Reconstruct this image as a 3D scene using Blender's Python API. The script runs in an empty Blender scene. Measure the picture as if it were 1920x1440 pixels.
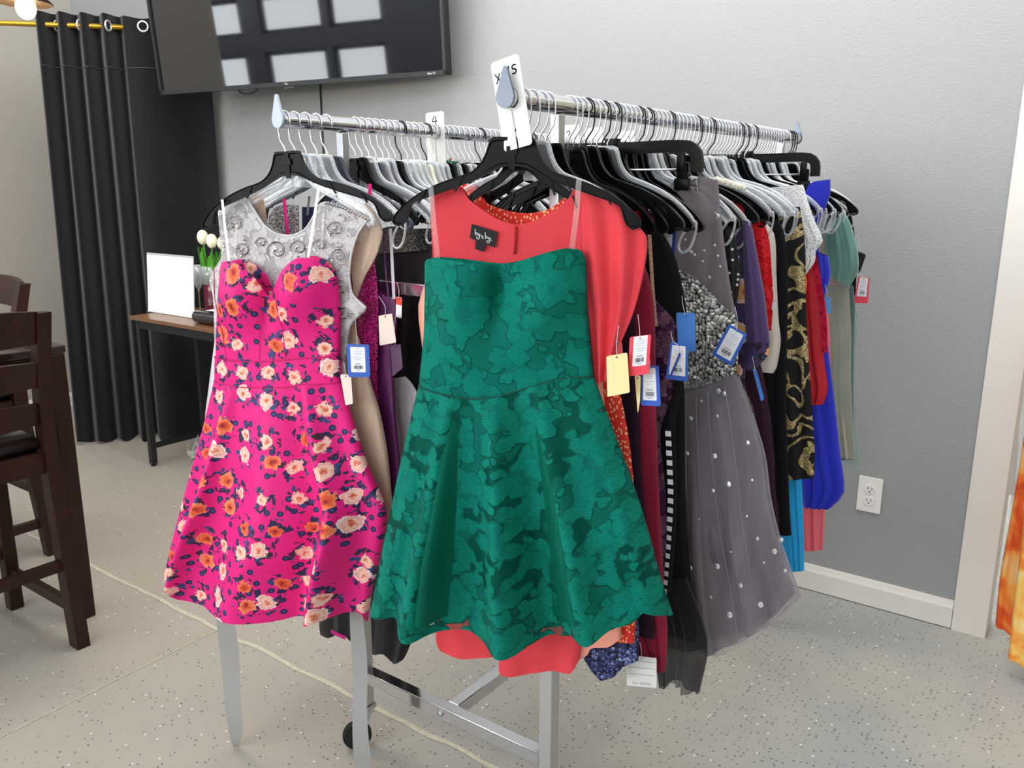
import bpy, bmesh, math, random
from mathutils import Vector, Matrix
random.seed(7)
C = bpy.context.scene.collection
PI = math.pi

# ------------------------------------------------------------------ camera
HC = 1.35; FP = 1583.16
_pi, _ro, _ya = math.radians(13.19), math.radians(.175), math.radians(36.09)
FW = Vector((-math.sin(_ya)*math.cos(_pi), math.cos(_ya)*math.cos(_pi), -math.sin(_pi)))
_rt = Vector((math.cos(_ya), math.sin(_ya), 0)); _up = _rt.cross(FW)
RT = math.cos(_ro)*_rt + math.sin(_ro)*_up
UP = -math.sin(_ro)*_rt + math.cos(_ro)*_up
CP = Vector((0, 0, HC))
cd = bpy.data.cameras.new('camera'); co = bpy.data.objects.new('camera', cd); C.objects.link(co)
cd.sensor_width = 36; cd.lens = FP/1920*36; cd.clip_start = .02
m = Matrix((RT, UP, -FW)).transposed().to_4x4(); m.translation = CP; co.matrix_world = m
bpy.context.scene.camera = co
vs = bpy.context.scene.view_settings; vs.view_transform = 'Standard'; vs.exposure = 0.0; vs.look = 'None'

def ray(x, y): return FW + RT*((x-960)/FP) - UP*((y-720)/FP)
def onax(x, y, ax, v):
    d = ray(x, y); return CP + d*((v-CP[ax])/d[ax])

class Plane:
    """vertical plane through (x0,y0); h runs to the right, n faces the viewer's side"""
    def __init__(s, x0, y0, a=0):
        a = math.radians(a); s.o = Vector((x0, y0, 0)); s.h = Vector((math.cos(a), math.sin(a), 0)); s.n = Vector((math.sin(a), -math.cos(a), 0))
    def uz(s, px, py, d=0):
        r = ray(px, py); k = ((s.o + s.n*d - CP).dot(s.n))/r.dot(s.n); P = CP + r*k
        return ((P-s.o).dot(s.h), P.z)
    def w(s, u, z, d=0): 
        P = s.o + s.h*u + s.n*d; return Vector((P.x, P.y, z))

# ------------------------------------------------------------------ colours and materials
def lin(c):
    return tuple(((v/255)/12.92 if v/255 <= .04045 else ((v/255+.055)/1.055)**2.4) for v in c) + (1,)
class NT:
    def __init__(s, name):
        s.m = bpy.data.materials.new(name); s.m.use_nodes = True; s.t = s.m.node_tree; s.t.nodes.clear()
        s.out = s.t.nodes.new('ShaderNodeOutputMaterial')
    def n(s, typ, ins=None, **kw):
        nd = s.t.nodes.new(typ)
        for k, v in kw.items(): setattr(nd, k, v)
        for k, v in (ins or {}).items():
            if hasattr(v, 'node'): s.t.links.new(v, nd.inputs[k])
            else: nd.inputs[k].default_value = v
        return nd
    def math(s, op, a, b=0.0, c=None):
        nd = s.t.nodes.new('ShaderNodeMath'); nd.operation = op
        for i, v in enumerate((a, b) if c is None else (a, b, c)):
            if hasattr(v, 'node'): s.t.links.new(v, nd.inputs[i])
            else: nd.inputs[i].default_value = v
        return nd.outputs[0]
    def mix(s, f, a, b):
        nd = s.t.nodes.new('ShaderNodeMix'); nd.data_type = 'RGBA'
        for i, v in ((0, f), (6, a), (7, b)):
            if hasattr(v, 'node'): s.t.links.new(v, nd.inputs[i])
            else: nd.inputs[i].default_value = v
        return nd.outputs[2]
    def ramp(s, f, stops, interp='LINEAR'):
        nd = s.t.nodes.new('ShaderNodeValToRGB'); s.t.links.new(f, nd.inputs[0]); r = nd.color_ramp; r.interpolation = interp
        while len(r.elements) < len(stops): r.elements.new(.5)
        for e, (p, c) in zip(r.elements, stops):
            e.position = p; e.color = c if len(c) == 4 else lin(c)
        return nd.outputs[0]
    def uv(s, sx=1.0, sy=None):
        tc = s.n('ShaderNodeTexCoord'); mp = s.n('ShaderNodeMapping', {0: tc.outputs['UV']}); mp.inputs['Scale'].default_value = (sx, sy or sx, 1); return mp.outputs[0]
    def obj(s, sc=1.0):
        tc = s.n('ShaderNodeTexCoord'); mp = s.n('ShaderNodeMapping', {0: tc.outputs['Object']}); mp.inputs['Scale'].default_value = (sc,)*3 if not isinstance(sc, tuple) else sc; return mp.outputs[0]
    def noise(s, v, scale, detail=2.0, rough=.5, dist=0.0):
        return s.n('ShaderNodeTexNoise', {'Vector': v, 'Scale': scale, 'Detail': detail, 'Roughness': rough, 'Distortion': dist})
    def vor(s, v, scale, feat='F1', rnd=1.0):
        return s.n('ShaderNodeTexVoronoi', {'Vector': v, 'Scale': scale, 'Randomness': rnd}, feature=feat, voronoi_dimensions='2D')
    def bump(s, h, st=.3, dist=.002):
        return s.n('ShaderNodeBump', {'Height': h, 'Strength': st, 'Distance': dist}).outputs[0]
    def pbr(s, col, rough=.7, metal=0.0, spec=.3, normal=None, sheen=0.0, alpha=None, emis=None, est=0.0, coat=0.0, trans=0.0):
        b = s.n('ShaderNodeBsdfPrincipled')
        def put(k, v):
            if v is None: return
            if hasattr(v, 'node'): s.t.links.new(v, b.inputs[k])
            else: b.inputs[k].default_value = v
        put('Base Color', col); put('Roughness', rough); put('Metallic', metal); put('Specular IOR Level', spec); put('Normal', normal)
        put('Sheen Weight', sheen); put('Alpha', alpha); put('Emission Color', emis); put('Emission Strength', est); put('Coat Weight', coat); put('Transmission Weight', trans)
        s.t.links.new(b.outputs[0], s.out.inputs[0]); return s.m

_mc = {}
def mat(name, col, rough=.6, metal=0.0, spec=.4, nz=0, nst=.2, var=0, **kw):
    if name in _mc: return _mc[name]
    t = NT(name); c = lin(col); nrm = None
    if nz or var:
        v = t.obj()
        nn = t.noise(v, nz or 40, 3)
        if nz: nrm = t.bump(nn.outputs[0], nst, .003)
        if var: c = t.mix(nn.outputs[0], tuple(x*(1-var) for x in c[:3])+(1,), tuple(min(1, x*(1+var)) for x in c[:3])+(1,))
    _mc[name] = t.pbr(c, rough, metal, spec, nrm, **kw); return _mc[name]

def fabric(name, col, rough=.75, spec=.2, sheen=.04, weave=900, wst=.25, var=.12, alpha=None, metal=0.0):
    if name in _mc: return _mc[name]
    t = NT(name); v = t.uv(); c = lin(col)
    big = t.noise(v, 9, 2); fine = t.noise(v, weave, 1)
    cc = t.mix(big.outputs[0], tuple(x*(1-var) for x in c[:3])+(1,), tuple(min(1, x*(1+var)) for x in c[:3])+(1,))
    h = t.math('ADD', t.math('MULTIPLY', fine.outputs[0], .25), t.math('MULTIPLY', t.noise(v, 22, 2).outputs[0], .9))
    _mc[name] = t.pbr(cc, rough, metal, spec, t.bump(h, wst, .004), sheen=sheen, alpha=alpha); return _mc[name]

def satin(name, col, rough=.38): return fabric(name, col, rough, .5, .1, 1500, .12, .08)

def tulle(name, col, alpha=.6, spark=0):
    if name in _mc: return _mc[name]
    t = NT(name); v = t.uv(); c = lin(col)
    n = t.noise(v, 14, 3)
    a = t.math('ADD', alpha-.18, t.math('MULTIPLY', n.outputs[0], .36))
    lw = t.n('ShaderNodeLayerWeight', {'Blend': .35})
    a = t.math('MINIMUM', t.math('ADD', a, t.math('MULTIPLY', lw.outputs['Facing'], .45)), 1.0)
    st = t.noise(t.uv(46, 2.2), 1.0, 2); cc = t.mix(st.outputs[0], tuple(x*.62 for x in c[:3])+(1,), tuple(min(1, x*1.38) for x in c[:3])+(1,))
    if spark:
        vo = t.vor(v, spark); k = t.math('LESS_THAN', vo.outputs['Distance'], .16)
        cc = t.mix(k, cc, lin((255, 250, 235)))
    _mc[name] = t.pbr(cc, .7, 0, .2, None, sheen=.3, alpha=a); return _mc[name]

def sequin(name, dark, light, scale=260, metal=.6, rough=.25, base=None):
    if name in _mc: return _mc[name]
    t = NT(name); v = t.uv()
    vo = t.vor(v, scale); sep = t.n('ShaderNodeSeparateColor', {0: vo.outputs['Color']})
    c = t.ramp(sep.outputs[0], [(0, dark), (.55, tuple((a+b)//2 for a, b in zip(dark, light))), (.8, light), (1, tuple(min(255, x+60) for x in light))])
    c = t.mix(t.math('GREATER_THAN', vo.outputs['Distance'], .62), c, lin(base or tuple(x//3 for x in dark)))
    h = t.math('ADD', t.math('MULTIPLY', vo.outputs['Distance'], -1.0), t.math('MULTIPLY', sep.outputs[1], .8))
    _mc[name] = t.pbr(c, rough, metal, .6, t.bump(h, 1.0, .004)); return _mc[name]

def dotted(name, base, dot, scale=70, th=.22, rough=.7, stretch=1.0, keep=0.0):
    if name in _mc: return _mc[name]
    t = NT(name); v = t.uv(1, stretch); vo = t.vor(v, scale); sep = t.n('ShaderNodeSeparateColor', {0: vo.outputs['Color']})
    k = t.math('MULTIPLY', t.math('LESS_THAN', vo.outputs['Distance'], th), t.math('GREATER_THAN', sep.outputs[0], keep))
    n = t.noise(t.uv(), 12, 2)
    b = t.mix(n.outputs[0], tuple(x*.85 for x in lin(base)[:3])+(1,), lin(base))
    _mc[name] = t.pbr(t.mix(k, b, lin(dot)), rough, 0, .3, t.bump(n.outputs[0], .2, .004), sheen=.1); return _mc[name]

def lace(name, base, light, dark, alpha_holes=False, scale=17, rimk=.75):
    if name in _mc: return _mc[name]
    t = NT(name); v = t.uv()
    def warp(v, sc, am):
        wob = t.noise(v, sc, 2); vm = t.n('ShaderNodeVectorMath', {0: wob.outputs['Color'], 1: (.5, .5, .5)}, operation='SUBTRACT')
        s_ = t.n('ShaderNodeVectorMath', {0: vm.outputs[0]}, operation='SCALE'); s_.inputs['Scale'].default_value = am
        return t.n('ShaderNodeVectorMath', {0: v, 1: s_.outputs[0]}, operation='ADD').outputs[0]
    k = 17/scale; v2 = warp(warp(v, 30/k, .030*k), 150/k, .0075*k)
    petal = t.vor(v2, scale*2.5); sep = t.n('ShaderNodeSeparateColor', {0: petal.outputs['Color']})
    clus = t.noise(v, scale*.95, 2, .5)
    val = t.math('ADD', t.math('MULTIPLY', petal.outputs['Distance'], -.32), t.math('ADD', t.math('MULTIPLY', sep.outputs[0], .06), clus.outputs[0]))
    fm = t.n('ShaderNodeMapRange', {0: val, 1: .315, 2: .345}); flower = fm.outputs[0]
    rm = t.math('MULTIPLY', t.math('GREATER_THAN', val, .300), t.math('LESS_THAN', val, .342))
    vein = t.math('GREATER_THAN', petal.outputs['Distance'], .56)
    thread = t.noise(t.uv(1, 2.4), 170, 3, .7); soft = t.noise(v, 16, 2)
    b = t.mix(soft.outputs[0], tuple(x*.84 for x in lin(base)[:3])+(1,), lin(base))
    lc = t.mix(t.n('ShaderNodeMapRange', {0: t.math('ADD', thread.outputs[0], t.math('MULTIPLY', t.math('SUBTRACT', sep.outputs[1], .5), .12)), 1: .34, 2: .68}).outputs[0], lin(base), lin(light))
    c = t.mix(flower, b, lc)
    c = t.mix(t.math('MULTIPLY', t.math('MAXIMUM', rm, t.math('MULTIPLY', vein, t.math('MULTIPLY', flower, .45))), rimk), c, lin(dark))
    h = t.math('ADD', t.math('MULTIPLY', flower, t.math('ADD', .5, t.math('MULTIPLY', thread.outputs[0], .7))), t.math('MULTIPLY', petal.outputs['Distance'], t.math('MULTIPLY', flower, -.5)))
    al = None
    if alpha_holes:
        n = t.noise(v, 9, 2)
        hole = t.math('MULTIPLY', t.math('LESS_THAN', val, .300), t.math('GREATER_THAN', n.outputs[0], .47))
        mesh = t.vor(v, 420, 'DISTANCE_TO_EDGE'); ln = t.math('LESS_THAN', mesh.outputs['Distance'], .13)
        al = t.math('SUBTRACT', 1.0, t.math('MULTIPLY', hole, t.math('SUBTRACT', .75, t.math('MULTIPLY', ln, .5))))
    _mc[name] = t.pbr(c, .8, 0, .12, t.bump(h, .9, .0022), sheen=.0, alpha=al); return _mc[name]

def floral(name, base, cell=.062, light=(250, 215, 200), warm=(235, 105, 60), dark=(40, 38, 82), rough=.55):
    if name in _mc: return _mc[name]
    t = NT(name); v = t.uv(1/cell)
    wob = t.noise(v, 3.2, 3)
    vm = t.n('ShaderNodeVectorMath', {0: wob.outputs['Color'], 1: (.5, .5, .5)}, operation='SUBTRACT'); sc = t.n('ShaderNodeVectorMath', {0: vm.outputs[0]}, operation='SCALE'); sc.inputs['Scale'].default_value = .42
    v2 = t.n('ShaderNodeVectorMath', {0: v, 1: sc.outputs[0]}, operation='ADD').outputs[0]
    vo = t.vor(v2, 1.0, rnd=.55); d = vo.outputs['Distance']; sep = t.n('ShaderNodeSeparateColor', {0: vo.outputs['Color']})
    swirl = t.noise(v, 7, 2, .6, 1.2)
    dd = t.math('ADD', d, t.math('MULTIPLY', t.math('SUBTRACT', swirl.outputs[0], .5), .22))
    white = t.ramp(dd, [(.0, (205, 75, 60)), (.07, (240, 150, 120)), (.14, light), (.2, (238, 160, 140)), (.27, (255, 236, 228))])
    orange = t.ramp(dd, [(.0, (60, 25, 35)), (.07, (200, 60, 45)), (.16, warm), (.27, (248, 150, 110))])
    rose = t.mix(t.math('GREATER_THAN', sep.outputs[0], .66), white, orange)
    bl = t.noise(v, 4.6, 2, .5, .6)
    leafm = t.math('MULTIPLY', t.math('GREATER_THAN', bl.outputs[0], .535), t.math('MULTIPLY', t.math('LESS_THAN', d, .47), t.math('GREATER_THAN', d, .12)))
    leafc = t.ramp(t.noise(v, 3.0, 1).outputs[0], [(.42, dark), (.5, (62, 30, 40)), (.58, (52, 70, 120))])
    be = t.vor(v, 2.5, rnd=.9); bs = t.n('ShaderNodeSeparateColor', {0: be.outputs['Color']})
    berry = t.math('MULTIPLY', t.math('LESS_THAN', be.outputs['Distance'], .25), t.math('GREATER_THAN', bs.outputs[1], .62))
    bc = t.ramp(be.outputs['Distance'], [(.0, (70, 98, 150)), (.14, dark), (.25, dark)])
    soft = t.noise(t.uv(), 8, 2)
    b = t.mix(soft.outputs[0], tuple(x*.88 for x in lin(base)[:3])+(1,), lin(base))
    c = t.mix(berry, b, bc); c = t.mix(leafm, c, leafc)
    c = t.mix(t.math('LESS_THAN', t.math('ADD', d, t.math('MULTIPLY', t.math('SUBTRACT', swirl.outputs[0], .5), .25)), t.math('ADD', .20, t.math('MULTIPLY', sep.outputs[1], .09))), c, rose)
    _mc[name] = t.pbr(c, rough, 0, .3, t.bump(soft.outputs[0], .15, .006), sheen=.03); return _mc[name]

def brocade(name):
    if name in _mc: return _mc[name]
    t = NT(name); v = t.uv()
    n = t.noise(v, 11, 1.5, .4, 1.6)
    band = t.math('LESS_THAN', t.math('ABSOLUTE', t.math('SUBTRACT', n.outputs[0], .5)), .045)
    n2 = t.noise(t.uv(1.3, .8), 16, 1, .4, 1.0); blob = t.math('GREATER_THAN', n2.outputs[0], .66)
    k = t.math('MAXIMUM', band, blob)
    sq = t.vor(v, 500); sp = t.n('ShaderNodeSeparateColor', {0: sq.outputs['Color']})
    gold = t.ramp(sp.outputs[0], [(0, (110, 92, 52)), (.6, (176, 152, 98)), (1, (235, 220, 170))])
    _mc[name] = t.pbr(t.mix(k, lin((16, 13, 16)), gold), t.math('SUBTRACT', .8, t.math('MULTIPLY', k, .4)), t.math('MULTIPLY', k, .35), .4, t.bump(t.math('ADD', k, sp.outputs[1]), .5, .002)); return _mc[name]

def glassy(name, tint=(235, 240, 242), amount=.3, rough=.08):
    """clear plastic / glass: mostly see-through with a glossy coat"""
    if name in _mc: return _mc[name]
    t = NT(name); tr = t.n('ShaderNodeBsdfTransparent', {0: lin(tint)}); gl = t.n('ShaderNodeBsdfGlossy', {0: (1, 1, 1, 1), 'Roughness': rough}); df = t.n('ShaderNodeBsdfDiffuse', {0: lin(tint)})
    m1 = t.n('ShaderNodeMixShader', {0: amount}); t.t.links.new(gl.outputs[0], m1.inputs[1]); t.t.links.new(df.outputs[0], m1.inputs[2]); m1.inputs[0].default_value = .6
    lw = t.n('ShaderNodeLayerWeight', {'Blend': .4})
    f = t.math('MINIMUM', t.math('ADD', amount, t.math('MULTIPLY', lw.outputs['Facing'], .55)), 1.0)
    m2 = t.n('ShaderNodeMixShader', {0: f}); t.t.links.new(tr.outputs[0], m2.inputs[1]); t.t.links.new(m1.outputs[0], m2.inputs[2])
    t.t.links.new(m2.outputs[0], t.out.inputs[0]); _mc[name] = t.m; return t.m

CHROME = mat('chrome', (215, 215, 218), .12, 1.0)
STEEL = mat('satin_steel', (196, 198, 200), .3, 1.0)
ALU = mat('painted_aluminium', (196, 197, 196), .38, .75)
WIRE = mat('hook_wire', (222, 223, 226), .22, .9)
DARKWIRE = mat('dark_hook_wire', (40, 40, 42), .3, .8)
BLACKP = mat('black_plastic', (5, 6, 7), .34, 0, .14)
BLACKMATT = mat('black_plastic_matt', (30, 30, 32), .55)
NAVYP = mat('slate_plastic', (58, 62, 76), .35)
WHITEP = mat('white_plastic', (238, 237, 232), .4)
CLEARP = glassy('clear_plastic', (246, 248, 250), .30, .12)
RUBBER = mat('black_rubber', (22, 22, 22), .6)
PAPER = mat('white_paper', (246, 246, 244), .8)

# ------------------------------------------------------------------ mesh building
def link(name, me, m=None, parent=None, smooth=False):
    o = bpy.data.objects.new(name, me); C.objects.link(o)
    if m: me.materials.append(m)
    if smooth: me.shade_smooth()
    if parent: o.parent = parent; o.matrix_parent_inverse = Matrix.Identity(4)
    return o
def tag(o, label=None, cat=None, group=None, kind=None):
    for k, v in (('label', label), ('category', cat), ('group', group), ('kind', kind)):
        if v: o[k] = v
    return o
def thing(name, label, cat, loc=(0, 0, 0), group=None, rz=0):
    o = bpy.data.objects.new(name, None); C.objects.link(o); o.location = loc; o.rotation_euler = (0, 0, rz); o.empty_display_size = .05
    return tag(o, label, cat, group)
class MB:
    """collects simple shapes; build() links them as one mesh object"""
    def __init__(s): s.v = []; s.f = []
    def add(s, vs, fs):
        b = len(s.v); s.v += [Vector(v) for v in vs]; s.f += [[b+i for i in f] for f in fs]; return s
    def box(s, c, d, rz=0, ax=None, bev=0):
        hx, hy, hz = (x/2 for x in d); M = ax or Matrix.Rotation(rz, 3, 'Z'); c = Vector(c)
        if bev <= 0:
            vs = [c + M @ Vector((x*hx, y*hy, z*hz)) for z in (-1, 1) for y in (-1, 1) for x in (-1, 1)]
            return s.add(vs, [(0, 2, 3, 1), (4, 5, 7, 6), (0, 1, 5, 4), (2, 6, 7, 3), (0, 4, 6, 2), (1, 3, 7, 5)])
        bm = bmesh.new(); bmesh.ops.create_cube(bm, size=1)
        for v in bm.verts: v.co = Vector((v.co.x*d[0], v.co.y*d[1], v.co.z*d[2]))
        bmesh.ops.bevel(bm, geom=list(bm.edges), offset=bev, segments=2, affect='EDGES', profile=.5)
        bm.verts.index_update(); s.add([c + M @ v.co for v in bm.verts], [[v.index for v in f.verts] for f in bm.faces]); bm.free(); return s
    def bar(s, a, b, w, h=None, up=(0, 0, 1), bev=0):
        a, b = Vector(a), Vector(b); z = (b-a); L = z.length; z.normalize(); upv = Vector(up)
        if abs(z.dot(upv)) > .98: upv = Vector((1, 0, 0)) if abs(z.x) < .9 else Vector((0, 1, 0))
        x = upv.cross(z).normalized(); y = z.cross(x)
        return s.box((a+b)/2, (w, h or w, L), ax=Matrix((x, y, z)).transposed(), bev=bev)
    def tube(s, pts, r, n=8, cap=True, closed=False):
        pts = [Vector(p) for p in pts]; N = len(pts); rs = r if isinstance(r, (list, tuple)) else [r]*N; vs = []; prev = None
        for i, p in enumerate(pts):
            t = (pts[(i+1) % N]-pts[i-1]) if closed else (pts[min(i+1, N-1)]-pts[max(i-1, 0)])
            if t.length < 1e-9: t = Vector((0, 0, 1))
            t.normalize()
            if prev is None: x = t.orthogonal().normalized()
            else:
                x = prev - t*prev.dot(t); x = x.normalized() if x.length > 1e-6 else t.orthogonal().normalized()
            prev = x; y = t.cross(x)
            vs += [p + (x*math.cos(2*PI*k/n) + y*math.sin(2*PI*k/n))*rs[i] for k in range(n)]
        fs = []
        for i in range(N if closed else N-1):
            j = (i+1) % N
            fs += [(i*n+k, i*n+(k+1) % n, j*n+(k+1) % n, j*n+k) for k in range(n)]
        if cap and not closed: fs += [tuple(reversed(range(n))), tuple((N-1)*n+k for k in range(n))]
        return s.add(vs, fs)
    def lathe(s, c, prof, n=24, ax=None):
        c = Vector(c); M = ax or Matrix.Identity(3); vs = []
        for r, z in prof: vs += [c + M @ Vector((r*math.cos(2*PI*k/n), r*math.sin(2*PI*k/n), z)) for k in range(n)]
        fs = []
        for i in range(len(prof)-1): fs += [(i*n+k, i*n+(k+1) % n, (i+1)*n+(k+1) % n, (i+1)*n+k) for k in range(n)]
        fs += [tuple(reversed(range(n))), tuple((len(prof)-1)*n+k for k in range(n))]
        return s.add(vs, fs)
    def ball(s, c, r, n=10, m_=7, sq=(1, 1, 1), ax=None):
        c = Vector(c); M = ax or Matrix.Identity(3)
        prof = [(max(1e-4, math.sin(PI*i/m_)), -math.cos(PI*i/m_)) for i in range(m_+1)]; vs = []
        for a, z in prof: vs += [c + M @ Vector((r*a*math.cos(2*PI*k/n)*sq[0], r*a*math.sin(2*PI*k/n)*sq[1], r*z*sq[2])) for k in range(n)]
        fs = []
        for i in range(m_): fs += [(i*n+k, i*n+(k+1) % n, (i+1)*n+(k+1) % n, (i+1)*n+k) for k in range(n)]
        return s.add(vs, fs)
    def build(s, name, m, parent=None, smooth=False, uvf=None, auto=None):
        me = bpy.data.meshes.new(name); off = Vector(parent.location) if parent and parent.type == 'EMPTY' and not parent.get('_local') else Vector((0, 0, 0))
        if parent is not None and parent.type == 'MESH': off = Vector(parent.get('_off', (0, 0, 0)))
        me.from_pydata([v-off for v in s.v], [], s.f); me.validate(); me.update()
        if uvf:
            uvl = me.uv_layers.new(name='UVMap')
            for lp in me.loops: uvl.data[lp.index].uv = uvf(s.v[lp.vertex_index])
        if smooth: me.shade_smooth()
        if auto: me.set_sharp_from_angle(angle=math.radians(auto))
        o = link(name, me, m, parent); o['_off'] = off; return o

def crom(P, n):
    """n+1 points along a smooth curve through P"""
    P = [tuple(p) for p in P]
    if len(P) == 2: P = [P[0], tuple((a+b)/2 for a, b in zip(*P)), P[1]]
    seg = [math.dist(P[i], P[i+1]) for i in range(len(P)-1)]; tot = sum(seg) or 1; out = []
    for i in range(n+1):
        d = tot*i/n; k = 0
        while k < len(seg)-1 and d > seg[k]: d -= seg[k]; k += 1
        t = min(1, d/(seg[k] or 1))
        p0, p1, p2, p3 = P[max(k-1, 0)], P[k], P[k+1], P[min(k+2, len(P)-1)]
        # finite difference tangents scaled by segment length, slack .5
        def tan(a, b, c, la, lc):
            return [((cc-aa)/((la+lc) or 1)) for aa, bb, cc in zip(a, b, c)]
        l0 = math.dist(p0, p1); l1 = seg[k]; l2 = math.dist(p2, p3)
        m1 = tan(p0, p1, p2, l0, l1); m2 = tan(p1, p2, p3, l1, l2); h = l1
        t2, t3 = t*t, t*t*t
        out.append(tuple((2*t3-3*t2+1)*a + (t3-2*t2+t)*h*x*.85 + (-2*t3+3*t2)*b + (t3-t2)*h*y*.85 for a, b, x, y in zip(p1, p2, m1, m2)))
    return out

def shell(pl, L, R, T=None, B=None, nq=28, ns=28, df=.010, db=.010, fold=None, one=False, off=0.0, bf=0.0):
    """cloth: a closed shell (or a single sheet) spanned between four border curves in the plane (u, z)"""
    L, R = crom(L, ns), crom(R, ns)
    T = crom(T, nq) if T else [tuple(a+(b-a)*i/nq for a, b in zip(L[0], R[0])) for i in range(nq+1)]
    B = crom(B, nq) if B else [tuple(a+(b-a)*i/nq for a, b in zip(L[-1], R[-1])) for i in range(nq+1)]
    dff = df if callable(df) else (lambda s: df); dbf = db if callable(db) else (lambda s: db)
    def base(i, j):
        q, s = i/nq, j/ns; o = []
        for k in (0, 1):
            c = (1-s)*T[i][k]+s*B[i][k]+(1-q)*L[j][k]+q*R[j][k] - ((1-s)*((1-q)*L[0][k]+q*R[0][k]) + s*((1-q)*L[-1][k]+q*R[-1][k])
                 + (1-s)*((1-q)*(T[0][k]-L[0][k])+q*(T[-1][k]-R[0][k])) + s*((1-q)*(B[0][k]-L[-1][k])+q*(B[-1][k]-R[-1][k])))
            o.append(c)
        return q, s, o[0], o[1]
    mb = MB(); uvs = []
    def prof(q): return max(0.0, 1-(2*q-1)**2)**.55
    W_ = (nq+1) if one else 2*nq
    for j in range(ns+1):
        for i in range(nq+1):
            q, s, u, z = base(i, j); d = dff(s)*prof(q) + (fold(q, s)*min(1, 8*min(q, 1-q)) if fold else 0) + off
            mb.v.append(pl.w(u, z, d)); uvs.append((u, z))
        if not one:
            for i in range(nq-1, 0, -1):
                q, s, u, z = base(i, j); d = -dbf(s)*prof(q) + (fold(q, s)*bf*min(1, 8*min(q, 1-q)) if fold else 0) + off
                mb.v.append(pl.w(u, z, d)); uvs.append((u+.31, z+.17))
    for j in range(ns):
        for i in range(W_ if not one else nq):
            k = (i+1) % W_
            mb.f.append([j*W_+i, (j+1)*W_+i, (j+1)*W_+k, j*W_+k])
    mb.uvs = uvs; return mb
def cloth(name, pl, m, parent, sub=None, **kw):
    mb = shell(pl, **kw); me = bpy.data.meshes.new(name); off = Vector(parent.location) if parent.type == 'EMPTY' else Vector(parent['_off'])
    me.from_pydata([v-off for v in mb.v], [], mb.f); me.update()
    ul = me.uv_layers.new(name='UVMap')
    for lp in me.loops: ul.data[lp.index].uv = mb.uvs[lp.vertex_index]
    me.shade_smooth(); o = link(name, me, m, parent); o['_off'] = off; return o

def waves(A, n, seed=0, p=1.2, sharp=1.0):
    r = random.Random(seed); a, b, c = r.random()*6.28, r.random()*6.28, r.random()*6.28
    def f(q, s):
        x = .62*math.sin(2*PI*n*q+a) + .38*math.sin(2*PI*n*1.73*q+b) + .12*math.sin(2*PI*(n*.6*q+1.3*s)+c)
        return A*(s**p)*x
    return f
def cr(n): return lambda s: n

def ribbon_text(mb, s, strokes, w, put):
    """strokes: polylines in a unit box -> flat ribbons; put(x, y) maps to 3-D"""
    for st in strokes:
        pts = crom(st, max(4, 5*(len(st)-1))) if len(st) > 2 else [tuple(p) for p in st]
        for i in range(len(pts)-1):
            (x0, y0), (x1, y1) = pts[i], pts[i+1]; dx, dy = x1-x0, y1-y0; l = math.hypot(dx, dy) or 1; nx, ny = -dy/l*w/2, dx/l*w/2; ex, ey = dx/l*w*.3, dy/l*w*.3
            mb.add([put(x0+nx-ex, y0+ny-ey), put(x0-nx-ex, y0-ny-ey), put(x1-nx+ex, y1-ny+ey), put(x1+nx+ex, y1+ny+ey)], [(0, 1, 2, 3)])
_dg = None
_tc = {}
def glyphs(txt):
    """outline of a text in the built-in font as (verts, faces, width) with cap height about 1"""
    if txt in _tc: return _tc[txt]
    cu = bpy.data.curves.new('lettering', 'FONT'); cu.body = txt; cu.size = 1.4; cu.resolution_u = 2
    o = bpy.data.objects.new('lettering', cu); C.objects.link(o); dg = bpy.context.evaluated_depsgraph_get(); ev = o.evaluated_get(dg); me = ev.to_mesh()
    v = [tuple(x.co) for x in me.vertices]; f = [list(p.vertices) for p in me.polygons]; ev.to_mesh_clear(); bpy.data.objects.remove(o); bpy.data.curves.remove(cu)
    _tc[txt] = (v, f, max([p[0] for p in v] or [1])); return _tc[txt]

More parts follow.
